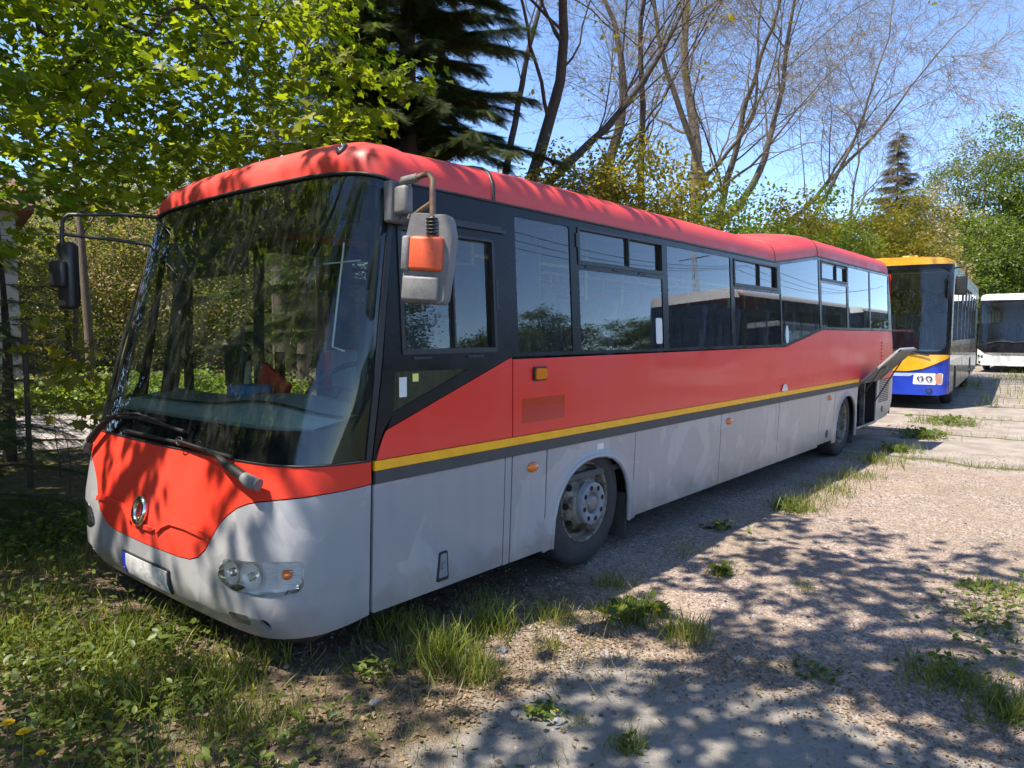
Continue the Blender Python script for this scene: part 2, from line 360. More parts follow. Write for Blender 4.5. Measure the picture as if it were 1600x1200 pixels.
# headlights
for sg in (-1, 1):
    mb = MB(); pl = HL(sg)
    patch(mb, pl, front, .05, th=.006, off=-.055); hl = P('headlight', mb, M['reflector'])
    mb = MB(); patch(mb, pl, front, .05, th=0, off=.003); P('lens', mb, M['lens'], hl)
    mb = MB()
    v = [front(a, b, .0) for a, b in pl]; u = [front(a, b, -.056) for a, b in pl]; n_ = len(pl)
    mb.add(v + u, [(i, (i + 1) % n_, n_ + (i + 1) % n_, n_ + i) for i in range(n_)] + [(n_ + i, n_ + (i + 1) % n_, (i + 1) % n_, i) for i in range(n_)], True); P('housing', mb, M['reflector'], hl)
    for cs, r_ in ((.85, .058), (.985, .066)):
        c = front(sg * cs, .49, -.03); nrm = (front(sg * cs, .49, .05) - c).normalized()
        mb = MB(); base_ = [(0, 0)]
        pr = [(.0, .012), (-.002, .03), (.004, r_ * .7), (.014, r_), (.018, r_ * .98)]
        mb.lathe(pr, (0, 0, 0), 'z', 28)
        mt = Matrix.Translation(c) @ nrm.to_track_quat('Z', 'Y').to_matrix().to_4x4()
        mb.v = [tuple(mt @ Vector(p)) for p in mb.v]; P('reflector_bowl', mb, M['reflector'], hl)
        mb = MB(); mb.lathe([(0, .0001), (.0, .022), (.02, .018), (.026, .0001)], (0, 0, 0), 'z', 16)
        mb.v = [tuple(mt @ Vector(p)) for p in mb.v]; P('bulb', mb, M['lens'], hl)
    c = front(sg * 1.175, .505, -.03); nrm = (front(sg * 1.175, .505, .05) - c).normalized(); mt = Matrix.Translation(c) @ nrm.to_track_quat('Z', 'Y').to_matrix().to_4x4()
    mb = MB(); mb.lathe([(-.01, .027), (.008, .022), (.014, .014), (.017, .0001)], (0, 0, 0), 'z', 20); mb.v = [tuple(mt @ Vector(p)) for p in mb.v]
    P('indicator_bulb', mb, M['amber'], hl)
    mb = MB()
    for k in range(11):
        zz = .445 + k * .0115
        mb.tube([front(sg * 1.07, zz, -.022), front(sg * 1.13, zz, -.02)], .003, 4)
        mb.tube([front(sg * 1.09, zz - .004, -.024), front(sg * 1.23, zz - .004, -.02)], .0025, 4)
    P('lens_ribs', mb, M['reflector'], hl)
    mb = MB(); patch(mb, FOG(sg), front, .05, th=.004, off=-.02); fg = P('fog_lamp', mb, M['reflector'])
    mb = MB(); patch(mb, FOG(sg), front, .05, th=0, off=-.003); P('lens', mb, M['lens'], fg)
    mb = MB(); patch(mb, TOW(sg), front, .05, th=.004, off=-.03); P('tow_hole', mb, M['black'])
# plate
mb = MB(); patch(mb, rect(-.29, .262, .29, .395, .012), front, .08, th=.008, off=.012); fr_ = P('number_plate', mb, M['black'])
mb = MB(); patch(mb, rect(-.275, .272, .235, .385, .008), front, .08, th=.004, off=.016); P('plate_face', mb, M['platew'], fr_)
mb = MB(); patch(mb, rect(.238, .272, .28, .385, .006), front, .05, th=.004, off=.016); P('plate_band', mb, M['blue'], fr_)
def text_mesh(txt, size, name, m, parent, fn):
    cu = bpy.data.curves.new(name, 'FONT'); cu.body = txt; cu.size = size; cu.align_x = 'CENTER'; cu.resolution_u = 3
    to = bpy.data.objects.new(name, cu); col.objects.link(to); bpy.context.view_layer.update()
    me = to.evaluated_get(bpy.context.evaluated_depsgraph_get()).to_mesh(); vs = [fn(v.co.x, v.co.y) for v in me.vertices]; fs = [tuple(p.vertices) for p in me.polygons]
    col.objects.unlink(to); bpy.data.objects.remove(to)
    b = MB(); b.add(vs, fs + [f[::-1] for f in fs]); return b.build(name, m, parent)
text_mesh('CZ', .026, 'country_letters', M['white'], fr_, lambda a, b: front(.259 - a, .288 + b, .0175))
# scuffs under the plate: black chin
mb = MB(); patch(mb, sym([(0, .145), (.7, .14), (1.2, .15), (1.3, .195), (1.0, .18), (.6, .185), (0, .195)]), lambda s, z, o=0.: front(s, z, o) + Vector((.05, 0, 0)), .1, th=.02); P('chin_strip', mb, M['black'])

# windscreen
gl_in = [(0, 1.165), (.9, 1.165), (1.2, 1.17), (1.35, 1.185), (1.43, 1.215), (1.47, 1.28), (1.478, 1.5), (1.475, 1.95), (1.455, 2.24), (1.42, 2.31), (1.33, 2.345), (1.1, 2.372), (.8, 2.388), (0, 2.395)]
top_l = [(1.555, 2.36), (1.42, 2.385), (1.1, 2.415), (.8, 2.43), (0, 2.438)]
outer = sym([(0, 1.01), (1.0, 1.01), (1.567, 1.006)] + top_l)
mb = MB(); patch(mb, outer, front, .07, holes=[sym(gl_in)], th=.006, off=-.008, sv=.1); wf = P('windscreen_border', mb, M['blackgloss'])
mb = MB(); patch(mb, sym([(0, 1.015), (1.0, 1.015), (1.545, 1.012), (1.53, 2.35), (1.42, 2.375), (1.1, 2.405), (.8, 2.42), (0, 2.428)]), front, .07, th=0, off=-.004, sv=.08); wg = P('windscreen', mb, M['wglass'])
mb = MB(); patch(mb, [(-1.567, 1.0), (-1.53, 1.0), (-1.515, 1.5), (-1.50, 2.375), (-1.557, 2.36)], front, .03, th=.01, off=.004, sv=.1)
P('pillar_strip', mb, M['black'])
mb = MB(); patch(mb, [(1.567, 1.0), (1.53, 1.0), (1.515, 1.5), (1.50, 2.375), (1.557, 2.36)], front, .03, th=.01, off=.004, sv=.1)
P('pillar_strip', mb, M['black'])
mb = MB()
mb.tube([front(s, ip(abs(s), [0, .8, 1.1, 1.42, 1.56], [2.435, 2.428, 2.413, 2.383, 2.36]), .004) for s in np.linspace(-1.56, 1.56, 60)], .009, 6)
P('windscreen_seal', mb, M['black']); mb = MB()
mb.tube([front(s, 1.008, .003) for s in np.linspace(-1.56, 1.56, 60)], .006, 6)
P('windscreen_seal', mb, M['black'])
# stickers behind the windscreen
mb = MB(); patch(mb, rect(1.22, 1.03, 1.36, 1.14), front, .05, th=0, off=.001); P('windscreen_sticker', mb, mat('blue_white_sticker', (.25, .3, .6), .5, var=(.7, .72, .8), vscale=30, vlo=.48, vhi=.52), None, 'blue and white sticker')

# roof
def gz(x): return ip(x, [0, 5.80, 5.9, 7.14, 11], [2.38, 2.36, 2.375, 2.53, 2.53])
RP = [(0, 0), (.002, .05), (.012, .105), (.04, .155), (.08, .192), (.14, .222), (.24, .252), (.4, .285), (.62, .312), (.9, .334), (1.21, .345)]
ring = [(xr(2.53), y) for y in np.linspace(1.27, .3, 6)] + [(xr(2.53) - .02, .18), (xr(2.53) - .06, .1), (xr(2.53) - .14, .045)]
ring = [(x, y, 2.53) for x, y in ring]
xsx = sorted(set([round(v, 3) for v in np.linspace(10.3, .8, 64)] + [5.78, 5.82, 7.12, 7.16]), reverse=True)
ring += [(x, tin(2.38), gz(x)) for x in xsx]
fr = []
for s in np.linspace(-SM, SM, 80):
    z0 = ip(abs(s), [0, .8, 1.1, 1.42, SM], [2.443, 2.435, 2.42, 2.39, 2.376]); p = fpt(s, z0); fr.append((p.x, p.y, z0))
nr = list(ring); ring = nr + fr + [(x, 2 * HW - y, z) for x, y, z in reversed(nr)]
def roofpt(x0, y0, z0, d, h, lift=0.):
    wf_ = min(1, max(0, (1.7 - x0) / 1.0)); wr = min(1, max(0, (x0 - 10.3) / .3)); k = (1 - d / 1.21)
    hf = h * (1 - .12 * wf_)
    return Vector((x0 + 1.15 * d * wf_ - .6 * d * wr, HW + (y0 - HW) * k, z0 + hf + lift))
v = []; f = []; K = len(RP)
for q in ring:
    for d, h in RP: v.append(roofpt(*q, d, h))
for i in range(len(ring) - 1):
    for k in range(K - 1): f.append((i * K + k, i * K + k + 1, (i + 1) * K + k + 1, (i + 1) * K + k))
mb = MB(); mb.add(v, [q[::-1] for q in f], True); roof = P('roof', mb, M['redroof'])
me = roof.data
bm = bmesh.new(); bm.from_mesh(me); bmesh.ops.recalc_face_normals(bm, faces=bm.faces[:]); bm.to_mesh(me); bm.free()
if sum(p.normal.z for p in me.polygons) < 0: me.flip_normals()
def roof_seam(x, rad):
    y0 = tin(2.38); a = [roofpt(x, y0, gz(x), d, h) for d, h in RP]
    dense = []
    for p, q in zip(a[:-1], a[1:]): dense += [p.lerp(q, t / 3) for t in range(3)]
    full_ = dense + [a[-1]] + [Vector((p.x, 2 * HW - p.y, p.z)) for p in reversed(dense)]
    return MB().tube(full_, rad, 6)
P('roof_seam', roof_seam(1.39, .013), M['black'], roof); P('roof_seam', roof_seam(5.80, .006), M['black'], roof); P('roof_seam', roof_seam(7.14, .006), M['black'], roof)
mb = MB(); mb.tube([near(x, gz(x) - .002, .004) for x in [.70, 1.4, 3, 5.8, 5.9, 7.14, 10.5]], .007, 6); P('gutter_strip', mb, M['black'], roof)
mb = MB(); mb.bbox((4.9, .75, 2.64), (5.4, 1.7, 2.765), .03, 3); P('roof_hatch', mb, M['redroof'], roof)
# brow marker lamp
for sg in (-1, 1):
    s0 = sg * 1.03; z0 = ip(abs(s0), [0, .8, 1.1, 1.42], [2.443, 2.435, 2.42, 2.39]); p = fpt(s0, z0); a = roofpt(p.x, p.y, z0, .012, .105); b = roofpt(p.x, p.y, z0, .08, .192)
    c = a.lerp(b, .35); nn = (b - a).cross(Vector((0, 1, 0))).normalized(); nn = nn if nn.x < 0 else -nn
    mt = Matrix.Translation(c + nn * .004) @ nn.to_track_quat('Z', 'Y').to_matrix().to_4x4()
    mb = MB(); mb.lathe([(0, .042), (.012, .038), (.016, .0001)], (0, 0, 0), 'z', 20); mb.v = [(x * .6, y, z) for x, y, z in mb.v] ; mb.v = [tuple(mt @ Vector(q)) for q in mb.v]
    lp = P('marker_lamp', mb, M['black'])
    mb = MB()
    for e in (-.014, .014):
        q = MB(); q.lathe([(.012, .011), (.021, .008), (.023, .0001)], (0, e, 0), 'z', 12); mb.add([tuple(mt @ Vector(t)) for t in q.v], q.f, True)
    P('lens', mb, M['chrome'], lp)

# near side panels
def panel(poly, m, name='side_panel', mapf=near, holes=(), off=0., step=.2, th=.018, lab=None, parent=None):
    mb = MB(); patch(mb, poly, mapf, step, holes, th, off, sv=.12); return P(name, mb, m, parent, lab)
def arch(x0, x1, zt, lift=0., n=14):
    c = (x0 + x1) / 2; a = (x1 - x0) / 2; out = []
    for k in range(n + 1):
        th_ = math.pi * (1 - k / n); q = abs(math.cos(th_)) ** .9; out.append((c + a * math.copysign(q, math.cos(th_)), .225 + (zt - .225) * math.sin(th_) ** .72))
    return out
Zs = .885
for mapf, sd in ((near, 1), (far, -1)):
    panel(rect(.458, .235, 1.438, Zs, .012), M['grey'], mapf=mapf)
    panel(rect(1.446, .232, 1.500, Zs), M['grey'], 'pillar_cover', mapf=mapf)
    panel(rect(1.511, .232, 1.842, Zs, .01), M['grey'], mapf=mapf)
    A1 = arch(1.925, 2.885, .775)
    panel([(1.855, Zs), (1.852, .21)] + A1 + [(2.932, .215), (2.936, Zs)], M['grey'], 'wheel_arch_panel', mapf=mapf, step=.1)
    for a, b in ((2.944, 4.453), (4.463, 5.905), (5.915, 7.285)): panel(rect(a, .24, b, Zs, .012), M['grey'], mapf=mapf)
    panel(rect(7.295, .265, 7.862, Zs, .012), M['grey'], mapf=mapf)
    A2 = arch(7.93, 8.86, .81)
    panel([(7.872, Zs), (7.875, .26)] + A2 + [(8.895, .27), (8.897, Zs)], M['grey'], 'wheel_arch_panel', mapf=mapf, step=.1)
    for A in (A1, A2):   # rolled arch lip
        mb = MB(); mb.tube([mapf(a, b, .004) for a, b in A], .017, 8); P('arch_lip', mb, M['grey'])
        q = [(c + (c - (A[0][0] + A[-1][0]) / 2) * .20, .225 + (b - .225) * 1.085) for c, b in A]
        mb = MB()
        ptsA = [mapf(a, b, .012) for a, b in A]; ptsB = [mapf(a, b, .0005) for a, b in q]
        k = len(A); mb.add(ptsA + ptsB, [(i, i + 1, k + i + 1, k + i) for i in range(k - 1)], True); mb.add(ptsA + ptsB, [(k + i, k + i + 1, i + 1, i) for i in range(k - 1)], True)
        P('arch_flare', mb, M['grey'])
    panel([(9.93, .31), (10.3, .315), (10.62, .34), (10.78, .42), (10.87, .57), (xr(.92), .92), (9.93, .92)], M['grey'], 'rear_corner_panel', mapf=mapf)
    panel(rect(.462, .952, 8.92, 1.0), M['yellow'], 'yellow_stripe', mapf=mapf, off=.005)
    panel(rect(.462, .888, 8.92, .951), M['trim'], 'rub_rail', mapf=mapf, off=.009)
    if sd == 1:
        panel([(.477, 1.004), (1.502, 1.004), (1.502, 1.478), (1.455, 1.464), (.528, 1.138)], M['red'], mapf=mapf)
    red_main = [(1.512 if sd == 1 else 1.95, 1.004), (8.93, 1.004), (9.0, .93), (10.84, .93), (xr(1.65), 1.652), (7.325, 1.662), (6.06, 1.475), (1.512 if sd == 1 else 1.95, 1.466)]
    panel(red_main, M['red'], mapf=mapf, step=.15)
    # glazing border
    zt = 2.378
    outer = ([(.455, 1.004), (.472, 1.004), (.523, 1.142), (1.452, 1.469), (1.505, 1.482)] if sd == 1 else [(.455, 1.004), (.72, 1.004), (.72, 1.47), (1.95, 1.472)]) + [(6.055, 1.480), (7.322, 1.668), (xr(1.66) - .01, 1.658), (xr(2.52), 2.53), (7.14, 2.53), (5.83, zt), (.66, zt), (.655, 2.34), (.60, 2.0), (.53, 1.5)]
    W = {'q': rpoly([(.60, 1.43), (1.13, 1.425), (.585, 1.225)], .01), 'd': rect(.66, 1.535, 1.36, 2.145, .02),
         '1': rect(1.57, 1.505, 2.13, 2.315, .02), '2a': rect(2.225, 2.10, 3.365, 2.315, .015), '2b': rect(2.225, 1.505, 3.365, 2.045, .015),
         '3': rect(3.455, 1.505, 4.665, 2.315, .02), '4a': rect(4.75, 2.085, 5.83, 2.31, .015), '4b': rect(4.75, 1.505, 5.93, 2.035, .015),
         '5': rpoly([(5.99, 1.508), (6.06, 1.508), (7.23, 1.68), (7.2, 2.495), (5.93, 2.34)], .02), '6a': rect(7.30, 2.28, 8.34, 2.49, .015), '6b': rect(7.30, 1.695, 8.34, 2.23, .015),
         '7': rect(8.42, 1.695, 9.44, 2.49, .02), '8': rect(9.50, 1.695, 10.52, 2.49, .02)}
    hs = [v_ for k_, v_ in W.items() if sd == 1 or k_ not in ('q', 'd', '1')]
    if sd == -1: hs += [rect(2.02, 1.505, 2.14, 2.315, .01)]
    if sd == 1:
        panel(outer, M['blackgloss'], 'window_surround', mapf=mapf, holes=hs, step=.2, th=.012)
    else:
        panel([(2.0, 1.474)] + outer[4:9] + [(2.0, zt)], M['blackgloss'], 'window_surround', mapf=mapf, holes=[h for h in hs if min(q[0] for q in h) > 2.1], step=.2, th=.012)
    for k_, h in W.items():
        if sd == -1 and k_ in ('q', 'd', '1'): continue
        if k_ in ('2a', '4a', '6a', 'd'):
            x0 = min(q[0] for q in h); x1 = max(q[0] for q in h); z0 = min(q[1] for q in h); z1 = max(q[1] for q in h)
            mid = x0 + (x1 - x0) * (.56 if k_ != 'd' else .53)
            wn = panel(rect(x0 + .004, z0 + .004, mid, z1 - .004), M['glass'], 'window_pane', mapf=mapf, off=-.014, th=0)
            e = -.05 if k_ != 'd' else -.012
            panel(rect(mid - .006, z0 + .004, x1 + e, z1 - .004), M['glass'], 'window_pane', mapf=mapf, off=-.024, th=0)
            mb = MB()
            for a, b, c, d in ((x0 - .01, z0 - .022, x1 + .01, z0 + .006), (x0 - .01, z1 - .006, x1 + .01, z1 + .008), (x0 - .012, z0, x0 + .012, z1), (x1 - .008, z0, x1 + .012, z1), (mid - .007, z0, mid + .006, z1)):
                patch(mb, rect(a, b, c, d), mapf, .3, th=.03, off=.007)
            P('sliding_frame', mb, M['black'])
        else:
            o_ = -.006
            panel(h, M['glass'], 'window_pane', mapf=mapf, off=o_, th=0, step=.3)
# drip rail and latch bits above the driver's window
mb = MB(); patch(mb, rect(.76, 2.198, 1.47, 2.215), near, .3, th=.02, off=.016); patch(mb, rect(.76, 2.215, 1.44, 2.235), near, .3, th=.012, off=.006); P('drip_rail', mb, M['black'])
for r_ in [rect(x, 1.488, x + .13, 1.500) for x in (.72, 1.12)] + [rect(x, 2.062, x + .12, 2.072) for x in (2.3, 2.65, 3.0)] + [rect(1.375, 1.75, 1.395, 1.93), rect(2.195, 2.19, 2.213, 2.28)]:
    mb = MB(); patch(mb, r_, near, .3, th=.01, off=.008); P('window_catch', mb, M['black'])
# panel gap backing
for mp_, s_ in ((near, 1), (far, -1)):
    mb = MB(); patch(mb, [(.47, .26), (1.88, .26), (1.90, .8), (8.9, .84), (8.9, .95), (.47, .95)], mp_, .4, th=.008, off=-.03)
    patch(mb, rect(2.93, .26, 7.90, .86), mp_, .4, th=.008, off=-.03); patch(mb, [(1.47, .9), (1.56, .9), (1.56, 1.47), (1.47, 1.47)], mp_, .4, th=.008, off=-.03)
    P('inner_skin', mb, M['dark'])
# rubbed, brighter red rectangle where a notice was removed
panel(rect(1.60, 1.075, 2.03, 1.17), mat('unfaded_red', (.50, .008, .012), .3, coat=.4), 'old_notice_patch', off=.0015, th=.001)
panel(rect(1.60, 1.17, 2.03, 1.225), mat('unfaded_bright_red', (.52, .004, .008), .15, coat=.8), 'old_notice_patch', off=.0015, th=.001)
# side lamps, lock handle, stickers
def lamp(x, z, a, b, bez=True):
    if bez:
        mb = MB(); patch(mb, rpoly(rect(x - a * 1.25, z - b * 1.3, x + a * 1.25, z + b * 1.3), .02), near, .2, th=.02, off=.012); l_ = P('side_lamp', mb, M['black'])
        mb = MB(); patch(mb, rpoly(rect(x - a, z - b, x + a, z + b), .015), near, .2, th=.02, off=.022); P('lens', mb, M['amber'], l_)
    else:
        mb = MB(); mb.lathe([(.0, .052), (-.014, .048), (-.026, .03), (-.029, .0001)], (0, 0, 0), 'y', 20)
        mb.v = [(x + p[0], tin(z) + p[1], z + p[2] * .62) for p in mb.v]; P('side_lamp', mb, M['amber'])
lamp(1.765, 1.372, .055, .034); lamp(1.70, .795, 0, 0, False); lamp(4.62, .81, 0, 0, False); lamp(7.64, .82, 0, 0, False)
mb = MB(); patch(mb, rpoly([(.895, .275), (.985, .275), (.97, .44), (.91, .44)], .012), near, .1, th=.02, off=.006); lk = P('skirt_handle', mb, M['black'])
mb = MB(); patch(mb, rpoly([(.907, .295), (.973, .295), (.962, .428), (.918, .428)], .01), near, .1, th=.004, off=.008); patch(mb, ell(.94, .36, .018, .022, 14), near, .1, th=.01, off=.014); P('latch', mb, M['hub'], lk)
mb = MB(); patch(mb, ell(7.62, .37, .045, .05, 14), near, .1, th=.01, off=.006); P('skirt_handle', mb, M['black'])
panel(rect(2.42, .815, 2.50, .855), M['white'], 'paper_sticker', off=.003, th=.001)
panel(ell(6.03, 1.005, .085, .075, 16)[:9] , M['white'], 'paper_sticker', off=.012, th=.001)
for x, z, a, b in ((3.30, 1.64, .05, .1), ): panel(rpoly(rect(x - a, z - b, x + a, z + b), .02), M['white'], 'window_sticker', off=-.004, th=.001)
panel(ell(6.12, 1.60, .05, .11, 16), mat('pale_blue_sticker', (.5, .7, .75), .5), 'window_sticker', off=-.004, th=.001)
panel(rect(.63, 1.30, .68, 1.40), M['white'], 'window_sticker', off=-.004, th=.001); panel(rect(.72, 1.375, .76, 1.415), mat('yellow_note', (.8, .75, .2), .6), 'window_sticker', off=-.004, th=.001)
# louvres in the rear corner
mb = MB()
for k in range(13): patch(mb, rect(10.05, .585 + k * .028, 10.62, .597 + k * .028), near, .6, th=.004, off=.003)
P('louvre', mb, M['dark'])
mb = MB()
for k in range(10): patch(mb, rect(10.08, 1.02 + k * .05, 10.62, 1.045 + k * .05), near, .6, th=.016, off=.012)
P('louvre', mb, M['red'])
mb = MB(); patch(mb, ell(10.3, .47, .05, .05, 14), near, .1, th=.01, off=.005); P('skirt_handle', mb, M['black'])
# rear wall
mb = MB()
for i in range(12):
    z0 = .35 + i * .1817; z1 = z0 + .1817; a0, a1 = xr(z0), xr(z1)
    mb.add([(a0, .03, z0), (a0, 2.49, z0), (a1, 2.49, z1), (a1, .03, z1)], [(0, 1, 2, 3)], True)
P('rear_wall', mb, M['red'])
# engine bay
mb = MB(); mb.box((8.93, .5, .35), (9.93, .52, .95)); mb.box((8.9, .02, .3), (8.92, .5, .95)); mb.box((9.93, .03, .3), (9.945, .5, .9)); mb.box((8.92, .02, .285), (9.93, .5, .30))
P('engine_bay', mb, M['underseal'])
mb = MB(); mb.box((8.9, .0, .30), (9.94, .03, .325)); P('sill', mb, M['grey'])
rng = random.Random(4); mb = MB()
mb.box((9.38, .04, .32), (9.42, .10, .95)); mb.bbox((9.0, .2, .4), (9.3, .45, .8), .04)
for k in range(14):
    a = Vector((rng.uniform(8.95, 9.9), rng.uniform(.12, .45), rng.uniform(.35, .9))); pts = [a]
    for j in range(5): a = a + Vector((rng.uniform(-.12, .12), rng.uniform(-.05, .05), rng.uniform(-.12, .12))); pts.append(a)
    mb.tube(pts, rng.uniform(.008, .022), 6)
P('engine_parts', mb, mat('oily_metal', (.06, .06, .06), .5, metal=.5, var=(.2, .19, .17), vscale=12))
# open engine flap, hinged along the rub rail and swung up
hA, hB = Vector((8.96, -.005, .955)), Vector((9.92, -.005, .955)); tip = Vector((0, -.47, .47)); nrm = tip.normalized().cross(Vector((1, 0, 0)))
def flapm(u, v, off=0.): return Vector((hA.x + u, hA.y, hA.z)) + tip * v + Vector((0, -.7, -.7)) * -off
mb = MB(); patch(mb, rpoly([(0, 0), (.96, 0), (.96, .88), (.9, 1.0), (.06, 1.0), (0, .88)], .02), flapm, .3, th=.022, off=.0); fl = P('engine_flap', mb, M['grey'], None, 'open engine flap with its dusty inner face showing')
mb = MB(); patch(mb, rect(.05, .05, .91, .93, .03), flapm, .3, th=.006, off=-.024)
P('flap_lining', mb, M['flapin'], fl)
mb = MB()
for a, b, c, d in ((.0, .0, .96, .045), (.0, .94, .96, 1.0), (.0, .0, .04, 1.0), (.92, .0, .96, 1.0)): patch(mb, rect(a, b, c, d), flapm, .5, th=.014, off=-.023)
mb.bbox((9.1, -.3, 1.13), (9.2, -.24, 1.17), .01); P('flap_rim', mb, M['plastic'], fl)
mb = MB(); mb.tube([flapm(.94, .62, -.03), (9.90, .02, .62)], .009, 6); mb.tube([flapm(.02, .55, -.03), (8.97, .02, .66)], .007, 6); P('gas_strut', mb, M['black'], fl)

# wheels
def wheel(cx, y0, front_):
    c = (cx, 0, .447); r = .447
    t = empty('wheel', (cx - BX.x, y0 - BX.y, .447)); t.parent = bus
    def W_(name, mb, m, par=t): return mb.build(name, m, par)
    mb = MB(); mb.lathe([(.26, .27), (.262, .33), (.25, .41), (.235, .438), (.20, r), (.06, r), (.028, .44), (.010, .415), (-.002, .37), (-.004, .335), (.002, .305), (.012, .283), (.03, .272)], (0, 0, 0), 'y', 64)
    for k in range(4): mb.lathe([(.075 + k * .035, r + .0015), (.085 + k * .035, r - .012), (.095 + k * .035, r + .0015)], (0, 0, 0), 'y', 64)
    W_('tyre', mb, M['tyre'])
    mb = MB()
    if front_: mb.lathe([(.028, .286), (.008, .282), (.006, .272), (.02, .262), (.06, .258), (.085, .245), (.05, .215), (.0, .165), (-.015, .15), (-.016, .06)], (0, 0, 0), 'y', 48)
    else: mb.lathe([(.028, .286), (.008, .282), (.006, .272), (.03, .262), (.11, .25), (.15, .22), (.17, .15), (.17, .05)], (0, 0, 0), 'y', 48)
    rm = W_('rim', mb, M['rim'])
    hy, hr = (.038, .205) if front_ else (.158, .19)
    for k in range(10):
        a = 2 * math.pi * k / 10; q = MB(); q.lathe([(-.003, .025), (-.004, .0001)], (0, 0, 0), 'y', 14)
        ax = Vector((math.cos(a), 0, math.sin(a)))
        n_ = (Vector((0, -.62, 0)) + ax * .78).normalized() if front_ else Vector((0, -1, 0))
        mt = Matrix.Translation(ax * hr + Vector((0, hy - .006, 0))) @ n_.to_track_quat('-Y', 'Z').to_matrix().to_4x4()
        mb = MB(); mb.add([tuple(mt @ Vector(p)) for p in q.v], q.f, True); W_('hand_hole', mb, M['dark'], rm)
    mb = MB(); y1 = -.06 if front_ else .12
    mb.lathe([(y1 + .06, .148), (y1 + .004, .146), (y1, .142), (y1, .078), (y1 + .02, .072), (y1 + .03, .07)], (0, 0, 0), 'y', 40)
    hb = W_('hub_ring', mb, M['hub'])
    mb = MB(); mb.lathe([(y1 + .03, .072), (y1 + .02, .06), (y1 - .002, .05), (y1 - .006, .04), (y1 - .007, .0001)], (0, 0, 0), 'y', 24); W_('hub_cap', mb, mat('dull_hub_cap' + str(cx), (.2, .2, .19), .5, metal=.4), hb)
    mb = MB()
    for k in range(8):
        a = 2 * math.pi * (k + .3) / 8; q = (.112 * math.cos(a), y1 - .002, .112 * math.sin(a)); mb.lathe([(0, .018), (-.001, .0001)], q, 'y', 12)
    W_('nut_hole', mb, M['dark'], hb)
    return t
w1 = wheel(2.37, .055, True); w2 = wheel(8.36, .06, False)
for cx in (2.37, 8.36):
    mb = MB(); mb.lathe([(0, .27), (-.01, .33), (-.03, .42), (-.06, .447), (-.24, .447), (-.25, .3), (-.2, .1), (-.2, .001)], (cx, 2.46, .447), 'y', 32); P('wheel', mb, M['tyre'])
# wheel wells, flaps, chassis
for cx in (2.405, 8.40):
    mb = MB()
    for a in range(10):
        t0, t1 = math.pi * a / 10, math.pi * (a + 1) / 10; r_ = .53
        q = [(cx - r_ * math.cos(t0), .33 + r_ * math.sin(t0)), (cx - r_ * math.cos(t1), .33 + r_ * math.sin(t1))]
        for y0, y1 in ((.05, .5),):
            mb.add([(q[0][0], y0, q[0][1]), (q[1][0], y0, q[1][1]), (q[1][0], y1, q[1][1]), (q[0][0], y1, q[0][1])], [(0, 1, 2, 3), (3, 2, 1, 0)], True)
    mb.box((cx - .55, .5, .2), (cx + .55, .52, .86))
    P('wheel_well', mb, M['underseal'])
mb = MB(); mb.bbox((2.90, .06, .07), (2.92, .42, .42), .008); P('mud_flap', mb, M['tyre'])
mb = MB(); mb.bbox((8.92, .06, .1), (8.94, .42, .4), .008); P('mud_flap', mb, M['tyre'])
mb = MB(); mb.box((.5, .55, .32), (10.7, 1.95, .55)); mb.box((3.0, .1, .28), (7.3, 2.4, .5)); mb.box((.5, .1, .28), (1.8, 2.4, .5))
mb.tube([(2.37, .25, .447), (2.37, 2.3, .447)], .06, 10); mb.tube([(8.36, .25, .447), (8.36, 2.3, .447)], .09, 10); P('chassis', mb, M['underseal'])
# interior
mb = MB(); mb.box((.45, .06, .62), (7.0, 2.46, .66)); mb.box((7.0, .06, .9), (10.5, 2.46, .94)); mb.box((6.98, .06, .62), (7.0, 2.46, .92)); P('cabin_floor', mb, M['floor'])
mb = MB(); mb.box((1.0, .06, 2.44), (5.8, 2.46, 2.455)); mb.box((5.8, .06, 2.46), (10.5, 2.46, 2.475)); P('ceiling_lining', mb, M['inner'])
mb = MB(); mb.box((1.6, .045, 1.0), (10.5, .06, 1.46)); mb.box((2.0, 2.44, .66), (10.5, 2.465, 1.46)); mb.box((10.45, .06, .7), (10.5, 2.44, 1.7)); P('side_lining', mb, M['inner'])
mb = MB()
dy = [.14, .5, 1.0, 1.5, 2.0, 2.36]
def dash_x(y, z): return FX((y - HW) / HW, z) + .035
v = []; f = []; prof = [(.0, 1.03, 0), (.0, 1.15, 0), (.03, 1.17, 0), (.2, 1.19, 1), (.42, 1.235, 1), (.5, 1.225, 1), (.54, 1.12, 1), (.54, .7, 1)]
ys = np.linspace(.13, 2.39, 30)
for y in ys:
    for dx, z, _ in prof: v.append((dash_x(y, 1.1) * (1 if dx < .1 else .5) + dx + .02 - (0 if dx < .1 else -.5 * .14), y, z + .05 * math.exp(-((y - .75) / .45) ** 2) * (dx > .1)))
K = len(prof)
for i in range(len(ys) - 1):
    for k in range(K - 1): f.append((i * K + k, i * K + k + 1, (i + 1) * K + k + 1, (i + 1) * K + k))
mb.add(v, f, True); mb.add(v, [q[::-1] for q in f], True); dsh = P('dashboard', mb, M['dash'])
mb = MB(); mb.tube([(dash_x(y, 1.1) * .5 + .30, y, 1.204 + .05 * math.exp(-((y - .75) / .45) ** 2)) for y in ys], .006, 5); P('dashboard_groove', mb, M['black'], dsh)
mb = MB(); mb.bbox((.40, 1.5, 1.19), (.46, 1.62, 1.25), .01); mb.bbox((.40, 1.66, 1.19), (.45, 1.70, 1.24), .01); P('dashboard_switch', mb, M['plastic'], dsh)
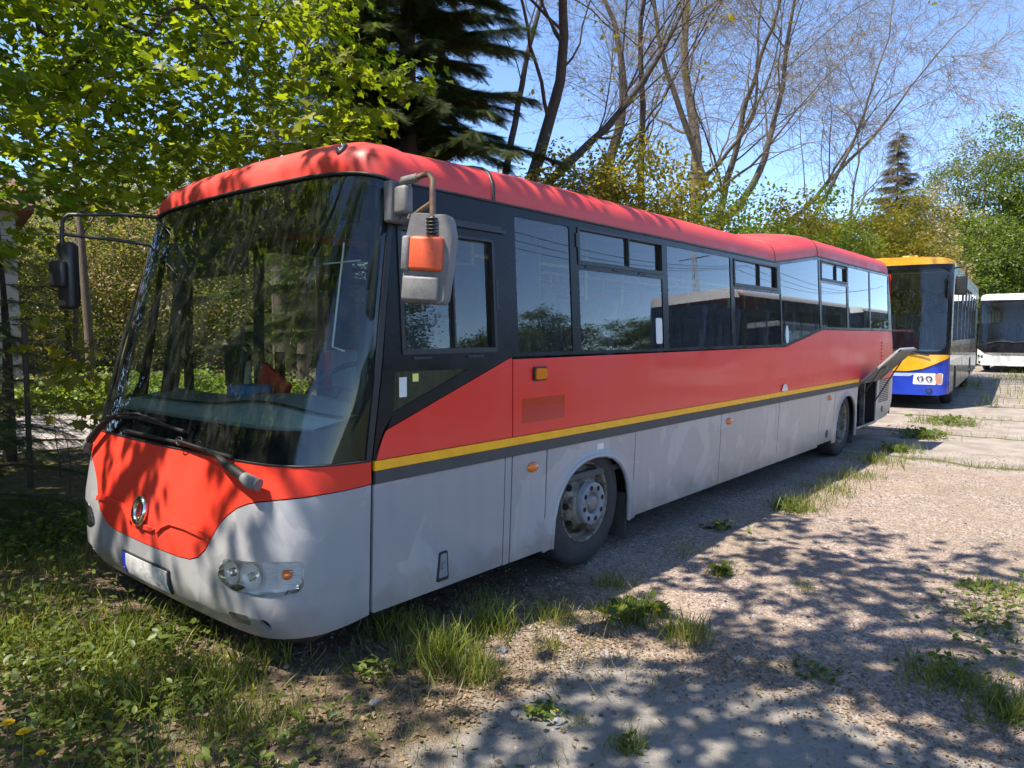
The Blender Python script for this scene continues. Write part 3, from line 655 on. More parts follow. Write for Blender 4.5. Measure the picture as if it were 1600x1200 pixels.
# cab: ticket machine on a curved arm, steering wheel, seat, partition, visor
mb = MB(); mb.tube([(.66, 1.50, 1.2), (.66, 1.50, 1.30), (.72, 1.58, 1.40), (.80, 1.70, 1.44)], .022, 8); tk = P('ticket_machine', mb, mat('beige_tube', (.4, .33, .25), .5))
mb = MB(); mb.bbox((.70, 1.64, 1.26), (.78, 1.86, 1.55), .015); P('screen_box', mb, M['black'], tk)
mb = MB(); pts = []
for k in range(33):
    a = 2 * math.pi * k / 32; pts.append(Vector((.78, .72, 1.30)) + Vector((.16 * math.sin(a), .24 * math.cos(a), .14 * math.sin(a))))
mb.tube(pts, .016, 8, cap=False); mb.tube([(.78, .5, 1.30), (.78, .94, 1.30)], .014, 6); mb.tube([(.78, .72, 1.30), (.62, .72, 1.05)], .03, 8); P('steering_wheel', mb, M['black'])
mb = MB(); mb.bbox((1.12, .5, 1.0), (1.5, .98, 1.12), .05, 3); mt = Matrix.Translation((1.48, .74, 1.1)) @ Matrix.Rotation(R(10), 4, 'Y')
mb.bbox((-.06, -.22, 0), (.05, .22, .62), .05, 3, mtx=mt); mb.bbox((-.05, -.13, .64), (.04, .13, .84), .04, 3, mtx=mt); mb.bbox((1.2, .6, .66), (1.4, .88, 1.0), .02); P('driver_seat', mb, M['seat'])
mb = MB(); mb.bbox((1.62, .07, .66), (1.65, 1.15, 2.06), .02); P('cab_partition', mb, M['black'])
mb = MB(); patch(mb, rpoly([(1.52, 1.2), (1.90, 1.2), (1.88, 2.15), (1.80, 2.24), (1.55, 2.24)], .08), near, .3, th=.02, off=-.07); P('side_curtain_panel', mb, M['black'])
mb = MB(); mb.bbox((.62, .15, 2.20), (.66, 2.37, 2.44), .02); P('destination_box', mb, M['black'])
mb = MB(); mb.bbox((.56, 1.3, 1.98), (.58, 2.35, 2.24), .008); P('sun_visor', mb, mat('dark_visor', (.03, .035, .03), .5))
mb = MB()
for y in (.16, 2.26):
    mb.tube([(xs(z) + (.03 if z > 1.2 else .0), y + (.0 if y < 1 else 0), z) for z in (.9, 1.3, 1.8, 2.4)], .055, 6)
P('inner_pillar', mb, M['black'])
mb = MB(); mb.tube([(.62, .42, 2.1), (.52, .40, 1.55), (.52, .30, 1.53)], .006, 6); mb.tube([(.63, .3, 2.0), (.63, .62, 2.0)], .005, 6); P('mirror_wire', mb, M['white'])
# seats, poles
def seat_mb(x, y, z):
    mb = MB(); mb.bbox((x, y, z + .38), (x + .42, y + .43, z + .47), .03); mt = Matrix.Translation((x + .42, y + .215, z + .42)) @ Matrix.Rotation(R(9), 4, 'Y')
    mb.bbox((-.05, -.21, 0), (.03, .21, .68), .045, 3, mtx=mt); mb.box((x + .15, y + .1, z), (x + .2, y + .33, z + .38)); return mb
st0 = None
for i, x in enumerate([2.3, 3.05, 3.8, 4.55, 5.3, 6.1, 7.2, 7.95, 8.7, 9.45]):
    for y in (.09, .54, 1.55, 2.0):
        z = .66 + (.12 if x < 7 else .28)
        if i > 0 and y in (1.55, 2.0) and 4.4 < x < 5.6: continue
        if st0 is None: st0 = seat_mb(0, 0, 0).build('seat', M['seat'], bus); o = st0
        else: o = st0.copy(); col.objects.link(o)
        o.parent = bus; o.location = (x - BX.x, y - BX.y, z)
mb = MB()
for x in (2.2, 3.7, 5.2, 6.8, 8.6):
    for y in (.98, 1.52): mb.tube([(x, y, .7), (x, y, 2.44)], .017, 8)
mb.tube([(2.2, .98, 2.2), (8.6, .98, 2.2)], .016, 8); mb.tube([(2.2, 1.52, 2.2), (8.6, 1.52, 2.2)], .016, 8); mb.tube([(1.75, 1.5, .7), (1.75, 1.5, 2.4)], .02, 8)
P('handrail', mb, mat('yellow_grab_rail', (.55, .45, .1), .4))
# far-side double door
mb = MB()
for a, b, c, d in ((.74, .38, 1.94, .46), (.74, 2.26, 1.94, 2.38), (.74, .46, .80, 2.26), (1.30, .46, 1.38, 2.26), (1.88, .46, 1.94, 2.26), (.8, 1.0, 1.3, 1.05), (1.38, 1.0, 1.88, 1.05)): patch(mb, rect(a, b, c, d), far, .4, th=.03)
dr = P('door', mb, M['black'])
mb = MB(); patch(mb, rect(.8, .46, 1.3, 2.26), far, .6, th=0, off=-.01); patch(mb, rect(1.38, .46, 1.88, 2.26), far, .6, th=0, off=-.01); P('door_glass', mb, M['lens'], dr)

# wipers
mb = MB(); c = front(-1.01, .925, .02)
mb.tube([front(-1.02, .915, .055), front(-.97, .925, .062), front(-.93, .94, .062)], [.030, .034, .026], 10)
wp = P('wiper', mb, M['plastic'])
mb = MB(); mb.tube([front(-.93, .94, .06), front(-.80, .975, .058), front(-.66, 1.012, .05)], [.026, .024, .010], 10); mb.tube([front(-.66, 1.012, .05), front(-.5, 1.035, .045), front(-.24, 1.05, .04)], .008, 6)
mb.tube([front(-.90, .96, .05), front(-.6, 1.03, .03), front(-.3, 1.045, .03)], .005, 6); P('wiper_arm', mb, M['black'], wp)
mb = MB(); mb.tube([front(s, ip(s, [-.75, -.2, .45], [1.018, 1.04, 1.045]), .018) for s in np.linspace(-.75, .45, 14)], .011, 5)
ring = [front(-.28 + .03 * math.cos(a), 1.048 + .02 * math.sin(a), .045) for a in np.linspace(0, 6.28, 13)]; mb.tube(ring, .004, 5, cap=False); P('wiper_blade', mb, M['black'], wp)
mb = MB(); mb.tube([front(.98, .875, .03), front(.96, .90, .045), front(.90, .94, .05)], [.026, .03, .022], 8); wp2 = P('wiper', mb, M['plastic'])
mb = MB(); mb.tube([front(.90, .94, .05), front(.78, 1.03, .05), front(.60, 1.12, .045)], [.026, .022, .012], 8); mb.tube([front(.62, 1.12, .045), front(.3, 1.15, .04), front(.0, 1.13, .04)], .008, 6); P('wiper_arm', mb, M['black'], wp2)
mb = MB(); mb.tube([front(s, ip(s, [-.25, .3, .8], [1.10, 1.13, 1.10]), .018) for s in np.linspace(-.25, .8, 14)], .011, 5); P('wiper_blade', mb, M['black'], wp2)

# near mirror: bracket on the pillar top, bent tube, bellows, housing
mb = MB(); mb.bbox((.56, -.03, 2.16), (.70, .03, 2.36), .012); br = P('mirror', mb, M['plastic'], None)
FW = Vector((.765, .644, 0)); 
mb = MB(); mb.bbox((.57, -.12, 2.19), (.63, -.03, 2.33), .02); mb.tube([(.62, -.04, 2.335), (.60, -.08, 2.352), (.595, -.19, 2.352)], .022, 8); mb.tube([(.63, -.04, 2.17), (.61, -.13, 2.175)], .024, 8); P('bracket', mb, M['plastic'], br)
mb = MB(); mb.tube([(.60, -.16, 2.352), (.57, -.26, 2.352), (.56, -.30, 2.345), (.555, -.325, 2.32), (.55, -.33, 2.25), (.55, -.33, 2.02)], .014, 8)
mb.tube([(.62, -.10, 2.172), (.58, -.22, 2.195), (.555, -.32, 2.215)], .012, 8); P('tube', mb, M['steel'], br)
mb = MB(); pts = [(.55, -.33, 2.15 - k * .004) for k in range(32)]; rad = [.024 + .007 * (1 if (k // 2) % 2 else -1) for k in range(32)]; mb.tube(pts, rad, 12); P('bellows', mb, M['black'], br)
mc = Vector((.55, -.295, 1.965)); rz = R(26)
mtx = Matrix.Translation(mc) @ Matrix.Rotation(rz, 4, 'Z') @ Matrix.Rotation(R(4), 4, 'X')
def mirror_poly(): return rpoly([(-.115, -.21), (.10, -.21), (.125, .10), (.10, .20), (-.085, .205), (-.105, .1)], .03)
mb = MB(); pl = mirror_poly(); n_ = len(pl)
lay = [(-.0, .86), (-.025, .97), (.0, 1.0), (.05, 1.0), (.065, .97)]
v = []
for d_, s_ in lay: v += [mtx @ Vector((d_, -a * s_, b * s_)) for a, b in pl]
f = [(j * n_ + i, j * n_ + (i + 1) % n_, (j + 1) * n_ + (i + 1) % n_, (j + 1) * n_ + i) for j in range(1, len(lay) - 1) for i in range(n_)]
f += [tuple(range(n_, 2 * n_)), tuple(range((len(lay) - 1) * n_, len(lay) * n_))]
mb.add(v, f, False); mh = P('mirror_housing', mb, M['plastic'], br)
mb = MB(); mb.bbox((-.055, -.085, -.06), (-.01, .075, .095), .016, 3, mtx=mtx); P('painted_cover', mb, M['orange'], mh, 'orange painted mirror cover with chipped edges')
mb = MB(); mb.bbox((-.05, .076, -.065), (-.01, .115, .095), .012, 2, mtx=mtx)
P('cover_edge', mb, M['plastic'], mh); mb = MB(); mb.bbox((-.045, -.075, -.20), (-.015, .105, -.085), .02, 3, mtx=mtx); P('lower_cover', mb, M['plastic'], mh)
# far mirror
mb = MB(); y1 = 2.38
mb.tube([(.52, y1, 2.42), (.3, 2.46, 2.42), (.04, 2.59, 2.40), (.01, 2.60, 2.37), (.0, 2.60, 2.27), (.0, 2.60, 2.05)], .013, 8)
mb.tube([(.48, y1 - .02, 2.22), (.3, 2.44, 2.245), (.0, 2.60, 2.27)], .012, 8); fm = P('mirror', mb, M['black'])
mb = MB(); mt = Matrix.Translation((.02, 2.60, 2.0)) @ Matrix.Rotation(R(25), 4, 'Z')
mb.bbox((-.03, -.065, -.22), (.05, .065, .22), .03, 3, mtx=mt); mb.bbox((-.07, -.04, -.08), (-.02, .09, .10), .025, 3, mtx=mt); mh2 = P('mirror_housing', mb, M['black'], fm)
mb = MB(); mb.box((.0505, -.05, -.2), (.052, .05, .2), mtx=mt); P('mirror_glass', mb, M['chrome'], mh2)

# blue folder and red booklet lying on the dashboard
mb = MB(); mb.bbox((-.08, -.11, 0), (.08, .11, .07), .008); o = mb.build('box', mat('blue_card', (.02, .16, .38), .5)); o.location = (.58, 1.33, 1.235); o.rotation_euler = (0, 0, .3)
tag(o, 'small blue box lying on the dashboard behind the windscreen', 'box')
mb = MB(); mb.bbox((-.02, -.14, 0), (.02, .14, .16), .006); o = mb.build('booklet', mat('red_card', (.55, .03, .03), .5)); o.location = (.80, 1.46, 1.22); o.rotation_euler = (.5, 0, .1)
tag(o, 'red booklet propped up behind the blue box on the dashboard', 'booklet')

# ------------------------------------------------------------------ the orange-yellow and blue bus
def plan_front(hw, depth, n=5, rake=0.12, z0=1.0, z1=3.0):
    def fn(s, z, off=0.):
        t = max(-1, min(1, s / hw)); a = abs(t)
        x = depth * (1 - (1 - a ** n) ** (1 / 2.2)) + rake * max(0, (z - z0) / (z1 - z0)) + .04 * a * a
        y = hw + t * hw
        nx = Vector((-1, (.9 * t * a ** 3), 0)).normalized()
        return Vector((x, y, z)) + nx * off
    return fn
def simple_wheel(root, x, y0, r=.48, sgn=1):
    mb = MB(); mb.lathe([(.25 * sgn, .3), (.24 * sgn, r * .94), (.20 * sgn, r), (.05 * sgn, r), (.0, r * .9), (0, r * .68), (.02 * sgn, r * .62)], (x, y0, r), 'y', 32); t = mb.build('wheel', M['tyre'], root)
    mb = MB(); mb.lathe([(.02 * sgn, r * .62), (.06 * sgn, r * .55), (.03 * sgn, r * .35), (-.0 * sgn, r * .3), (-.0, .001)], (x, y0, r), 'y', 24); mb.build('rim', M['hub'], t)
def big_bus(name, loc, rz, label, cat, H, L, cm, opt):
    root = empty(name, loc, rz, label, cat); W2 = 1.27
    fn = plan_front(W2, .32 if opt == 'o' else .38, 8 if opt == 'o' else 6, .22 if opt == 'o' else .45, 1.1, H)
    e = .002; top = H - .24 if opt == 'o' else H - .14
    def B(nm, poly, m, mapf=fn, off=0., th=.02, holes=(), parent=None, step=.2):
        mb = MB(); patch(mb, poly, mapf, step, holes, th, off); return mb.build(nm, m, parent or root)
    SE = 1.266
    zb = 1.15 if opt == 'o' else 1.05
    # windscreen zone
    wz0, wz1 = (1.17, H - .18) if opt == 'o' else (1.22, H - .26)
    hole = rpoly([(-1.2, wz0 + .07), (1.2, wz0 + .07), (1.2, wz1 - .10), (-1.2, wz1 - .10)], .16)
    B('windscreen_border', [(-SE, wz0), (SE, wz0), (SE, wz1), (-SE, wz1)], M['blackgloss'], holes=[hole], th=.02)
    B('windscreen', hole, M['wglass'], off=-.004, th=0)
    def side(y, sg):
        return lambda x, z, off=0.: Vector((x, y - sg * off, z))
    sn, sf = side(.0, 1), side(2 * W2, -1)
    x0s = lambda z: fn(-W2, z).x
    if opt == 'o':
        # yellow cowl dipping to a V, blue corners and bumper
        vy = sym([(0, .80), (.5, .81), (.78, .86), (1.0, .96), (SE, 1.10), (SE, 1.165), (0, 1.165)])
        B('front_cowl', vy, M['buy'], off=.004)
        B('front_bumper', sym([(0, .79), (.5, .80), (.78, .85), (1.0, .95), (SE, 1.09), (SE, .33), (1.1, .30), (0, .30)]), M['bub'])
        mb = MB(); mb.tube([fn(s, ip(abs(s), [0, .5, .78, 1.0, SE], [.795, .805, .855, .955, 1.095]), .01) for s in np.linspace(-SE, SE, 40)], .008, 5); mb.build('seam', M['black'], root)
        B('bumper_stripe', rpoly([(-.55, .70), (.35, .70), (.2, .765), (-.7, .77)], .03), mat('pale_blue', (.4, .5, .75), .3), off=.006)
        for sg in (-1, 1):
            lp = B('headlight', rpoly([(sg * .62, .53), (sg * 1.16, .53), (sg * 1.17, .77), (sg * .64, .77)], .03), M['reflector'], off=.004)
            for c in (.76, .92):
                p = fn(sg * c, .65, .006); mb = MB(); mb.lathe([(0, .07), (-.012, .06), (.004, .05), (.02, .001)], p, 'x', 20); mb.build('bulb', M['chrome'], lp)
                mb = MB(); mb.lathe([(-.013, .05), (-.015, .035)], p, 'x', 20); mb.build('reflector_bowl', M['black'], lp)
            B('indicator', rect(*( (1.045, .545, 1.15, .76) if sg > 0 else (-1.15, .545, -1.045, .76))), mat('pinkish_lens', (.55, .25, .15), .3), off=.008, parent=lp)
            p = fn(sg * .93, .40, .004); mb = MB(); mb.lathe([(0, .06), (-.01, .055), (.01, .03), (.01, .001)], p, 'x', 18); mb.build('fog_lamp', M['black'], root)
        B('roof_brow', [(-SE, wz1 + e), (SE, wz1 + e), (1.2, H - .10), (1.0, H - .04), (-1.0, H - .04), (-1.2, H - .10)], M['buy'])
        mb = MB(); mb.bbox((.5, .7, H - .03), (.7, 1.0, H + .05), .02); mb.build('marker_lamp', M['buy'], root)
        # side
        for mf in (sn, sf):
            segs = [(.42, 1.5), (2.3, 4.2), (4.22, 6.3), (6.32, 8.0), (9.05, L)]
            B('lower_side', [(x0s(.4), .33)] + [(1.55, .33), (1.55, .6), (1.7, .86), (2.3, .86), (2.45, .6), (2.45, .33), (7.7, .33), (7.7, .6), (7.85, .9), (8.6, .9), (8.75, .6), (8.75, .33), (L, .45), (L, 1.02), (x0s(1), 1.02)], M['darksilver'], mapf=mf, step=.5)
            B('side_band', [(x0s(1.1), 1.024), (L, 1.024), (L, 1.33), (x0s(1.3), 1.33)], M['orangeband'], mapf=mf, step=.5)
            wins = [rect(a, 1.46, a + 1.3, 2.82, .03) for a in np.arange(.85, L - 1.4, 1.42)]
            B('window_surround', [(x0s(1.35), 1.334), (L, 1.334), (L, H - .2), (x0s(3), H - .2)], M['blackgloss'], mapf=mf, holes=wins, step=.5)
            for w_ in wins: B('window_pane', w_, M['glass'], mapf=mf, off=-.006, th=0, step=1)
            for a in np.arange(3.6, L - 1.4, 1.42): B('vent_window', rect(a + .1, 2.35, a + .45, 2.72, .02), M['black'], mapf=mf, off=.012, step=1)
            B('seam', rect(4.2, .35, 4.22, 1.02), M['black'], mapf=mf, off=.003, th=.002); B('seam', rect(6.3, .35, 6.32, 1.02), M['black'], mapf=mf, off=.003, th=.002)
        for k in range(3): B('paper_sticker', rect(1.6 + k * .22, 1.36, 1.7 + k * .22, 1.43), M['yellow'], mapf=sn, off=.004, th=.001)
        B('side_lamp', rect(.5, 1.15, .6, 1.2), M['amber'], mapf=sn, off=.012, th=.01)
        rc = M['buy']
    else:
        B('front_panel', [(-SE, .76), (SE, .76), (SE, wz0 - e), (-SE, wz0 - e)], M['blackgloss'], off=-.002)
        pb = sym([(0, .70), (.7, .70), (.95, .76), (SE, .976), (SE, .34), (1.0, .29), (0, .28)])
        B('front_bumper', pb, M['white'], off=.004)
        B('grille_strip', sym([(0, .702), (.7, .702), (.93, .76), (.97, .82), (0, .82)]), M['silver'], off=.002)
        text_mesh('IVECO', .155, 'grille_letters', M['black'], root, lambda a, b: fn(-a * 1.75, .722 + b * .65, .016))
        for sg in (-1, 1):
            lp = B('headlight', rpoly([(sg * .98, .60), (sg * 1.24, .60), (sg * 1.25, .92), (sg * 1.15, .88)], .03), M['reflector'], off=.008)
            for c, z in ((1.06, .66), (1.17, .68)):
                p = fn(sg * c, z, .012); mb = MB(); mb.lathe([(0, .055), (-.01, .05), (.0, .03), (.01, .001)], p, 'x', 16); mb.build('bulb', M['black'], lp)
            p = fn(sg * 1.15, .42, .008); mb = MB(); mb.lathe([(0, .05), (-.006, .045), (.0, .001)], p, 'x', 16); mb.build('fog_lamp', M['black'], root)
        for mf in (sn, sf):
            B('lower_side', [(x0s(.4), .33)] + [(2.25, .33), (2.25, .6), (2.4, .86), (3.0, .86), (3.15, .6), (3.15, .33), (8.3, .33), (8.3, .6), (8.45, .9), (9.2, .9), (9.35, .6), (9.35, .33), (L, .45), (L, 1.30), (x0s(1), 1.30)], M['white'], mapf=mf, step=.5)
            wins = [rect(a, 1.46, a + 1.5, H - .5, .03) for a in np.arange(1.1, L - 1.6, 1.58)]
            B('window_surround', [(x0s(1.35), 1.304), (L, 1.304), (L, H - .2), (x0s(3), H - .2)], M['blackgloss'], mapf=mf, holes=wins, step=.5)
            for w_ in wins: B('window_pane', w_, M['glass'], mapf=mf, off=-.006, th=0, step=1)
        B('roof_brow', [(-SE, wz1 + e), (SE, wz1 + e), (1.22, H - .06), (1.05, H - .0), (-1.05, H - .0), (-1.22, H - .06)], M['white'])
        rc = M['white']
    # roof shell
    v = []; f = []
    pr = [(0, H - .2), (.01, H - .12), (.06, H - .05), (.2, H - .01), (.6, H + .02), (W2, H + .03), (2 * W2 - .6, H + .02), (2 * W2 - .2, H - .01), (2 * W2 - .06, H - .05), (2 * W2 - .01, H - .12), (2 * W2, H - .2)]
    st = [(0, None)] + [(x, 1) for x in np.linspace(1.2, L, 10)]
    for i, (x, _) in enumerate(st):
        for y, z in pr:
            xx = fn(y - W2, min(z, H)).x + .03 if i == 0 else x
            v.append((xx, y, z if i else z - .03))
    K = len(pr)
    for i in range(len(st) - 1):
        for k in range(K - 1): f.append((i * K + k, (i + 1) * K + k, (i + 1) * K + k + 1, i * K + k + 1))
    f.append(tuple(range(K)))
    mb = MB(); mb.add(v, f, True); mb.build('roof', rc, root)
    mb = MB(); mb.add([(L, 0, .4), (L, 2 * W2, .4), (L, 2 * W2, H - .2), (L, W2, H), (L, 0, H - .2)], [(0, 1, 2, 3, 4)]); mb.build('rear_wall', rc, root)
    mb = MB(); mb.box((.5, .1, .3), (L, 2 * W2 - .1, .36)); mb.box((.45, .1, .9), (L - .1, 2 * W2 - .1, .93)); mb.box((2.4, .5, .2), (L - .3, 2.0, .5)); mb.build('chassis', M['underseal'], root)
    mb = MB(); mb.box((.8, .1, H - .32), (L - .1, 2 * W2 - .1, H - .30)); mb.build('ceiling_lining', M['inner'], root)
    mb = MB(); mb.bbox((.4, .12, .95), (.95, 2 * W2 - .12, 1.26), .05, 3); mb.build('dashboard', M['dash'], root)
    mb = MB(); mb.tube([Vector((.9, 1.85, 1.38)) + Vector((.1 * math.sin(a), .24 * math.cos(a), .12 * math.sin(a))) for a in np.linspace(0, 2 * math.pi, 25)], .016, 6, cap=False); mb.build('steering_wheel', M['black'], root)
    mb = MB(); mb.bbox((1.5, 1.6, .95), (1.62, 2.1, 2.1), .04); mb.build('driver_seat', M['seat'], root)
    for y in (.35, .95, 1.55, 2.1):
        for x in (2.6, 4.4, 6.2, 8.0):
            mb = MB(); mb.bbox((x, y - .2, .95), (x + .12, y + .22, 2.12), .05, 3); mb.build('seat', M['seat'], root)
    for x in ((2.0, 8.2) if opt == 'o' else (2.7, 8.8)): simple_wheel(root, x, .03); simple_wheel(root, x, 2 * W2 - .03, sgn=-1)
    if opt == 'o':
        mb = MB(); mb.tube([(.3, -.02, 3.0), (.2, -.2, 3.02), (.15, -.24, 2.95), (.15, -.24, 2.8)], .018, 8); mr = mb.build('mirror', M['black'], root)
        mb = MB(); mb.bbox((.1, -.27, 2.42), (.2, -.06, 2.84), .04, 3); mb.build('mirror_housing', M['black'], mr)
        mb = MB(); mb.tube([(.1, 2.5, 2.95), (-.25, 2.62, 2.97), (-.35, 2.64, 2.9), (-.35, 2.64, 2.7)], .018, 8); mr = mb.build('mirror', M['black'], root)
        mb = MB(); mb.bbox((-.42, 2.55, 2.3), (-.3, 2.78, 2.75), .04, 3); mb.build('mirror_housing', M['black'], mr)
    mb = MB(); mb.tube([fn(-.9, wz0 - .02, .05), fn(-.4, wz0 + .06, .04), fn(.1, wz0 + .03, .03)], .014, 6); mb.build('wiper', M['black'], root)
    mb = MB(); mb.tube([fn(.9, wz0 - .02, .05), fn(.5, wz0 + .08, .04), fn(.0, wz0 + .05, .03)], .014, 6); mb.build('wiper', M['black'], root)
    return root
M['darksilver'] = mat('dark_silver_side_paint', (.12, .12, .13), .22, coat=.4, var=(.16, .15, .14), vscale=3)
M['orangeband'] = mat('brownish_side_band', (.28, .11, .04), .2, coat=.7, var=(.2, .08, .035), vscale=3)
ob = big_bus('bus', (15.75, .02, 0), R(5.2), 'bus with an orange-yellow roof and cobalt blue bumper behind the red bus', 'bus', 3.28, 12.0, None, 'o')
wc = big_bus('coach', (34.2, -.6, 0), R(2), 'white coach with a black front band parked beyond the orange-yellow and blue bus', 'coach', 3.27, 12.0, None, 'w')

# ------------------------------------------------------------------ ground, road
def spot(px, d):
    """a place d metres ahead of where the picture was taken, by bearing"""
    a = R(YAW) ; l = (px - 800) / 1130 * d
    return Vector((CX + d * math.cos(a) + l * math.sin(a), CY + d * math.sin(a) - l * math.cos(a), 0))
gm = bpy.data.materials.new('gravel_soil_and_concrete'); gm.use_nodes = True; n, l = nodes(gm); pb = n['Principled BSDF']; pb.inputs['Roughness'].default_value = .92
pb.inputs['Specular IOR Level'].default_value = .2
tc = n.new('ShaderNodeTexCoord'); sx = n.new('ShaderNodeSeparateXYZ'); l.new(tc.outputs['Object'], sx.inputs[0])
def noise(sc_, det=6, rough=.6, dist=0):
    t = n.new('ShaderNodeTexNoise'); t.inputs['Scale'].default_value = sc_; t.inputs['Detail'].default_value = det; t.inputs['Roughness'].default_value = rough
    t.inputs['Distortion'].default_value = dist; l.new(tc.outputs['Object'], t.inputs['Vector']); return t.outputs[0]
def ma(op, a, b=None, c=None):
    q = n.new('ShaderNodeMath'); q.operation = op
    for i, v_ in enumerate((a, b, c)):
        if v_ is None: continue
        if isinstance(v_, (int, float)): q.inputs[i].default_value = v_
        else: l.new(v_, q.inputs[i])
    return q.outputs[0]
def ramp(v_, a, b, lo_=0., hi_=1.):
    r = n.new('ShaderNodeMapRange'); r.inputs['From Min'].default_value = a; r.inputs['From Max'].default_value = b; r.inputs['To Min'].default_value = lo_; r.inputs['To Max'].default_value = hi_
    l.new(v_, r.inputs['Value']); return r.outputs[0]
def mixc(f_, a, b):
    x = n.new('ShaderNodeMix'); x.data_type = 'RGBA'
    for i, v_ in ((0, f_), (6, a), (7, b)):
        if isinstance(v_, tuple): x.inputs[i].default_value = (*v_, 1)
        elif isinstance(v_, (int, float)): x.inputs[i].default_value = v_
        else: l.new(v_, x.inputs[i])
    return x.outputs[2]
X, Y = sx.outputs[0], sx.outputs[1]
vo = n.new('ShaderNodeTexVoronoi'); vo.inputs['Scale'].default_value = 115; l.new(tc.outputs['Object'], vo.inputs['Vector'])
sv_ = n.new('ShaderNodeSeparateColor'); l.new(vo.outputs['Color'], sv_.inputs[0])
vo2 = n.new('ShaderNodeTexVoronoi'); vo2.inputs['Scale'].default_value = 48; l.new(tc.outputs['Object'], vo2.inputs['Vector'])
sv2 = n.new('ShaderNodeSeparateColor'); l.new(vo2.outputs['Color'], sv2.inputs[0])
g1 = mixc(ramp(sv_.outputs[0], .1, .9), (.12, .092, .078), (.425, .335, .28))
g1 = mixc(ramp(sv2.outputs[1], .8, .85), g1, (.44, .38, .33))
g1 = mixc(ramp(noise(1.3, 8), .35, .7, 0, .5), g1, (.37, .28, .205))
g1 = mixc(ramp(noise(7, 8), .55, .75, 0, .55), g1, (.14, .11, .10))
conc = mixc(ramp(noise(3, 9, .7), .35, .65), (.32, .295, .26), (.225, .21, .19))
conc = mixc(ramp(noise(60, 4), .62, .7, 0, .5), conc, (.15, .14, .13))
conc = mixc(ramp(noise(.9, 6), .5, .72, 0, .6), conc, (.38, .35, .31))
nb = ramp(noise(1.8, 8, .65), .3, .7, -.28, .28)
nb2 = ramp(noise(9, 6, .65), .3, .7, -.05, .05)
mc_ = ma('MULTIPLY', ramp(ma('ADD', ma('ADD', X, nb), nb2), 1.52, 1.42), ramp(ma('ADD', ma('ADD', Y, nb), nb2), -.62, -.72))
# far slabs: joints every 2.9 m along X
far_ = ma('MULTIPLY', ramp(ma('ADD', X, nb), 8.1, 8.5), ramp(ma('ADD', Y, nb), 3.2, 2.8))
fslab = mixc(ramp(noise(2.2, 7), .4, .6), (.36, .32, .28), (.27, .23, .20))
jt = ma('ABSOLUTE', ma('SUBTRACT', ma('FRACT', ma('DIVIDE', ma('ADD', X, ma('MULTIPLY', nb, .45)), 2.9)), .5))
fslab = mixc(ramp(jt, .465, .485), fslab, (.11, .12, .05))
soil = mixc(ramp(noise(14, 8, .7), .35, .65), (.075, .05, .034), (.20, .145, .10))
soil = mixc(ramp(noise(120, 3), .5, .62, 0, .7), soil, (.30, .24, .17))
ms = ramp(ma('ADD', ma('ADD', ma('SUBTRACT', Y, ma('MULTIPLY', X, .42)), ma('MULTIPLY', nb, 1.3)), nb2), -1.05, -.75)
ms = ma('MULTIPLY', ms, ramp(ma('ADD', X, nb), 2.6, 1.9))
grs = mixc(ramp(noise(5, 8), .35, .65), (.06, .085, .02), (.13, .13, .045))
dirt = mixc(ramp(noise(30, 6), .4, .6), (.20, .155, .115), (.33, .26, .19))
g1 = mixc(ramp(noise(.8, 7, .7), .50, .62, 0, .8), g1, dirt)
c = mixc(mc_, g1, conc); c = mixc(far_, c, fslab); c = mixc(ms, c, soil)
mg = ma('MAXIMUM', ramp(ma('ADD', Y, nb), 2.6, 3.1), ramp(ma('ADD', X, ma('MULTIPLY', nb, 8)), 40, 50))
behind = mixc(ramp(noise(6, 8), .4, .6), soil, grs)
c = mixc(mg, c, behind); 
c = mixc(ramp(ma('ADD', Y, nb), -5.5, -6.5), c, grs)
l.new(c, pb.inputs['Base Color'])
hb_ = ma('ADD', ma('MULTIPLY', sv_.outputs[1], .35), ma('ADD', ma('MULTIPLY', noise(45, 8, .7), .8), ma('MULTIPLY', noise(5, 5), 2.2)))
bp = n.new('ShaderNodeBump'); bp.inputs['Strength'].default_value = .75; bp.inputs['Distance'].default_value = .03; l.new(hb_, bp.inputs['Height']); l.new(bp.outputs[0], pb.inputs['Normal'])
mb = MB(); rg = np.random.default_rng(2)
gx = np.concatenate([np.linspace(-300, -6, 6), np.arange(-5, 9, .14), np.linspace(9.5, 400, 20)]); gy = np.concatenate([np.linspace(-200, -5, 6), np.arange(-4.4, 5, .14), np.linspace(5.5, 300, 16)])
def gh(x, y):
    h = .018 * math.sin(x * 2.1 + 1.3 * math.sin(y * 1.7)) * math.sin(y * 2.6 + x * .7) + .008 * math.sin(x * 7.3 + y * 3.1) * math.sin(y * 6.1 - x * 2.2)
    h += .05 * max(0, min(1, (y - .0) / 1.5)) * max(0, min(1, (.2 - x) / 1.2))
    return h * (1 if -5 < x < 9 and -4.4 < y < 5 else 0) - .01
v = [(x, y, gh(x, y)) for x in gx for y in gy]; ny = len(gy)
mb.add(v, [(i * ny + j, (i + 1) * ny + j, (i + 1) * ny + j + 1, i * ny + j + 1) for i in range(len(gx) - 1) for j in range(ny - 1)], True)
ground = tag(mb.build('ground', gm), kind='structure')
mb = MB(); mb.add([(-40, 8.6, .004), (60, 8.6, .004), (60, 13.6, .004), (-40, 13.6, .004)], [(0, 1, 2, 3)]); tag(mb.build('road', M['roadm']), kind='structure')

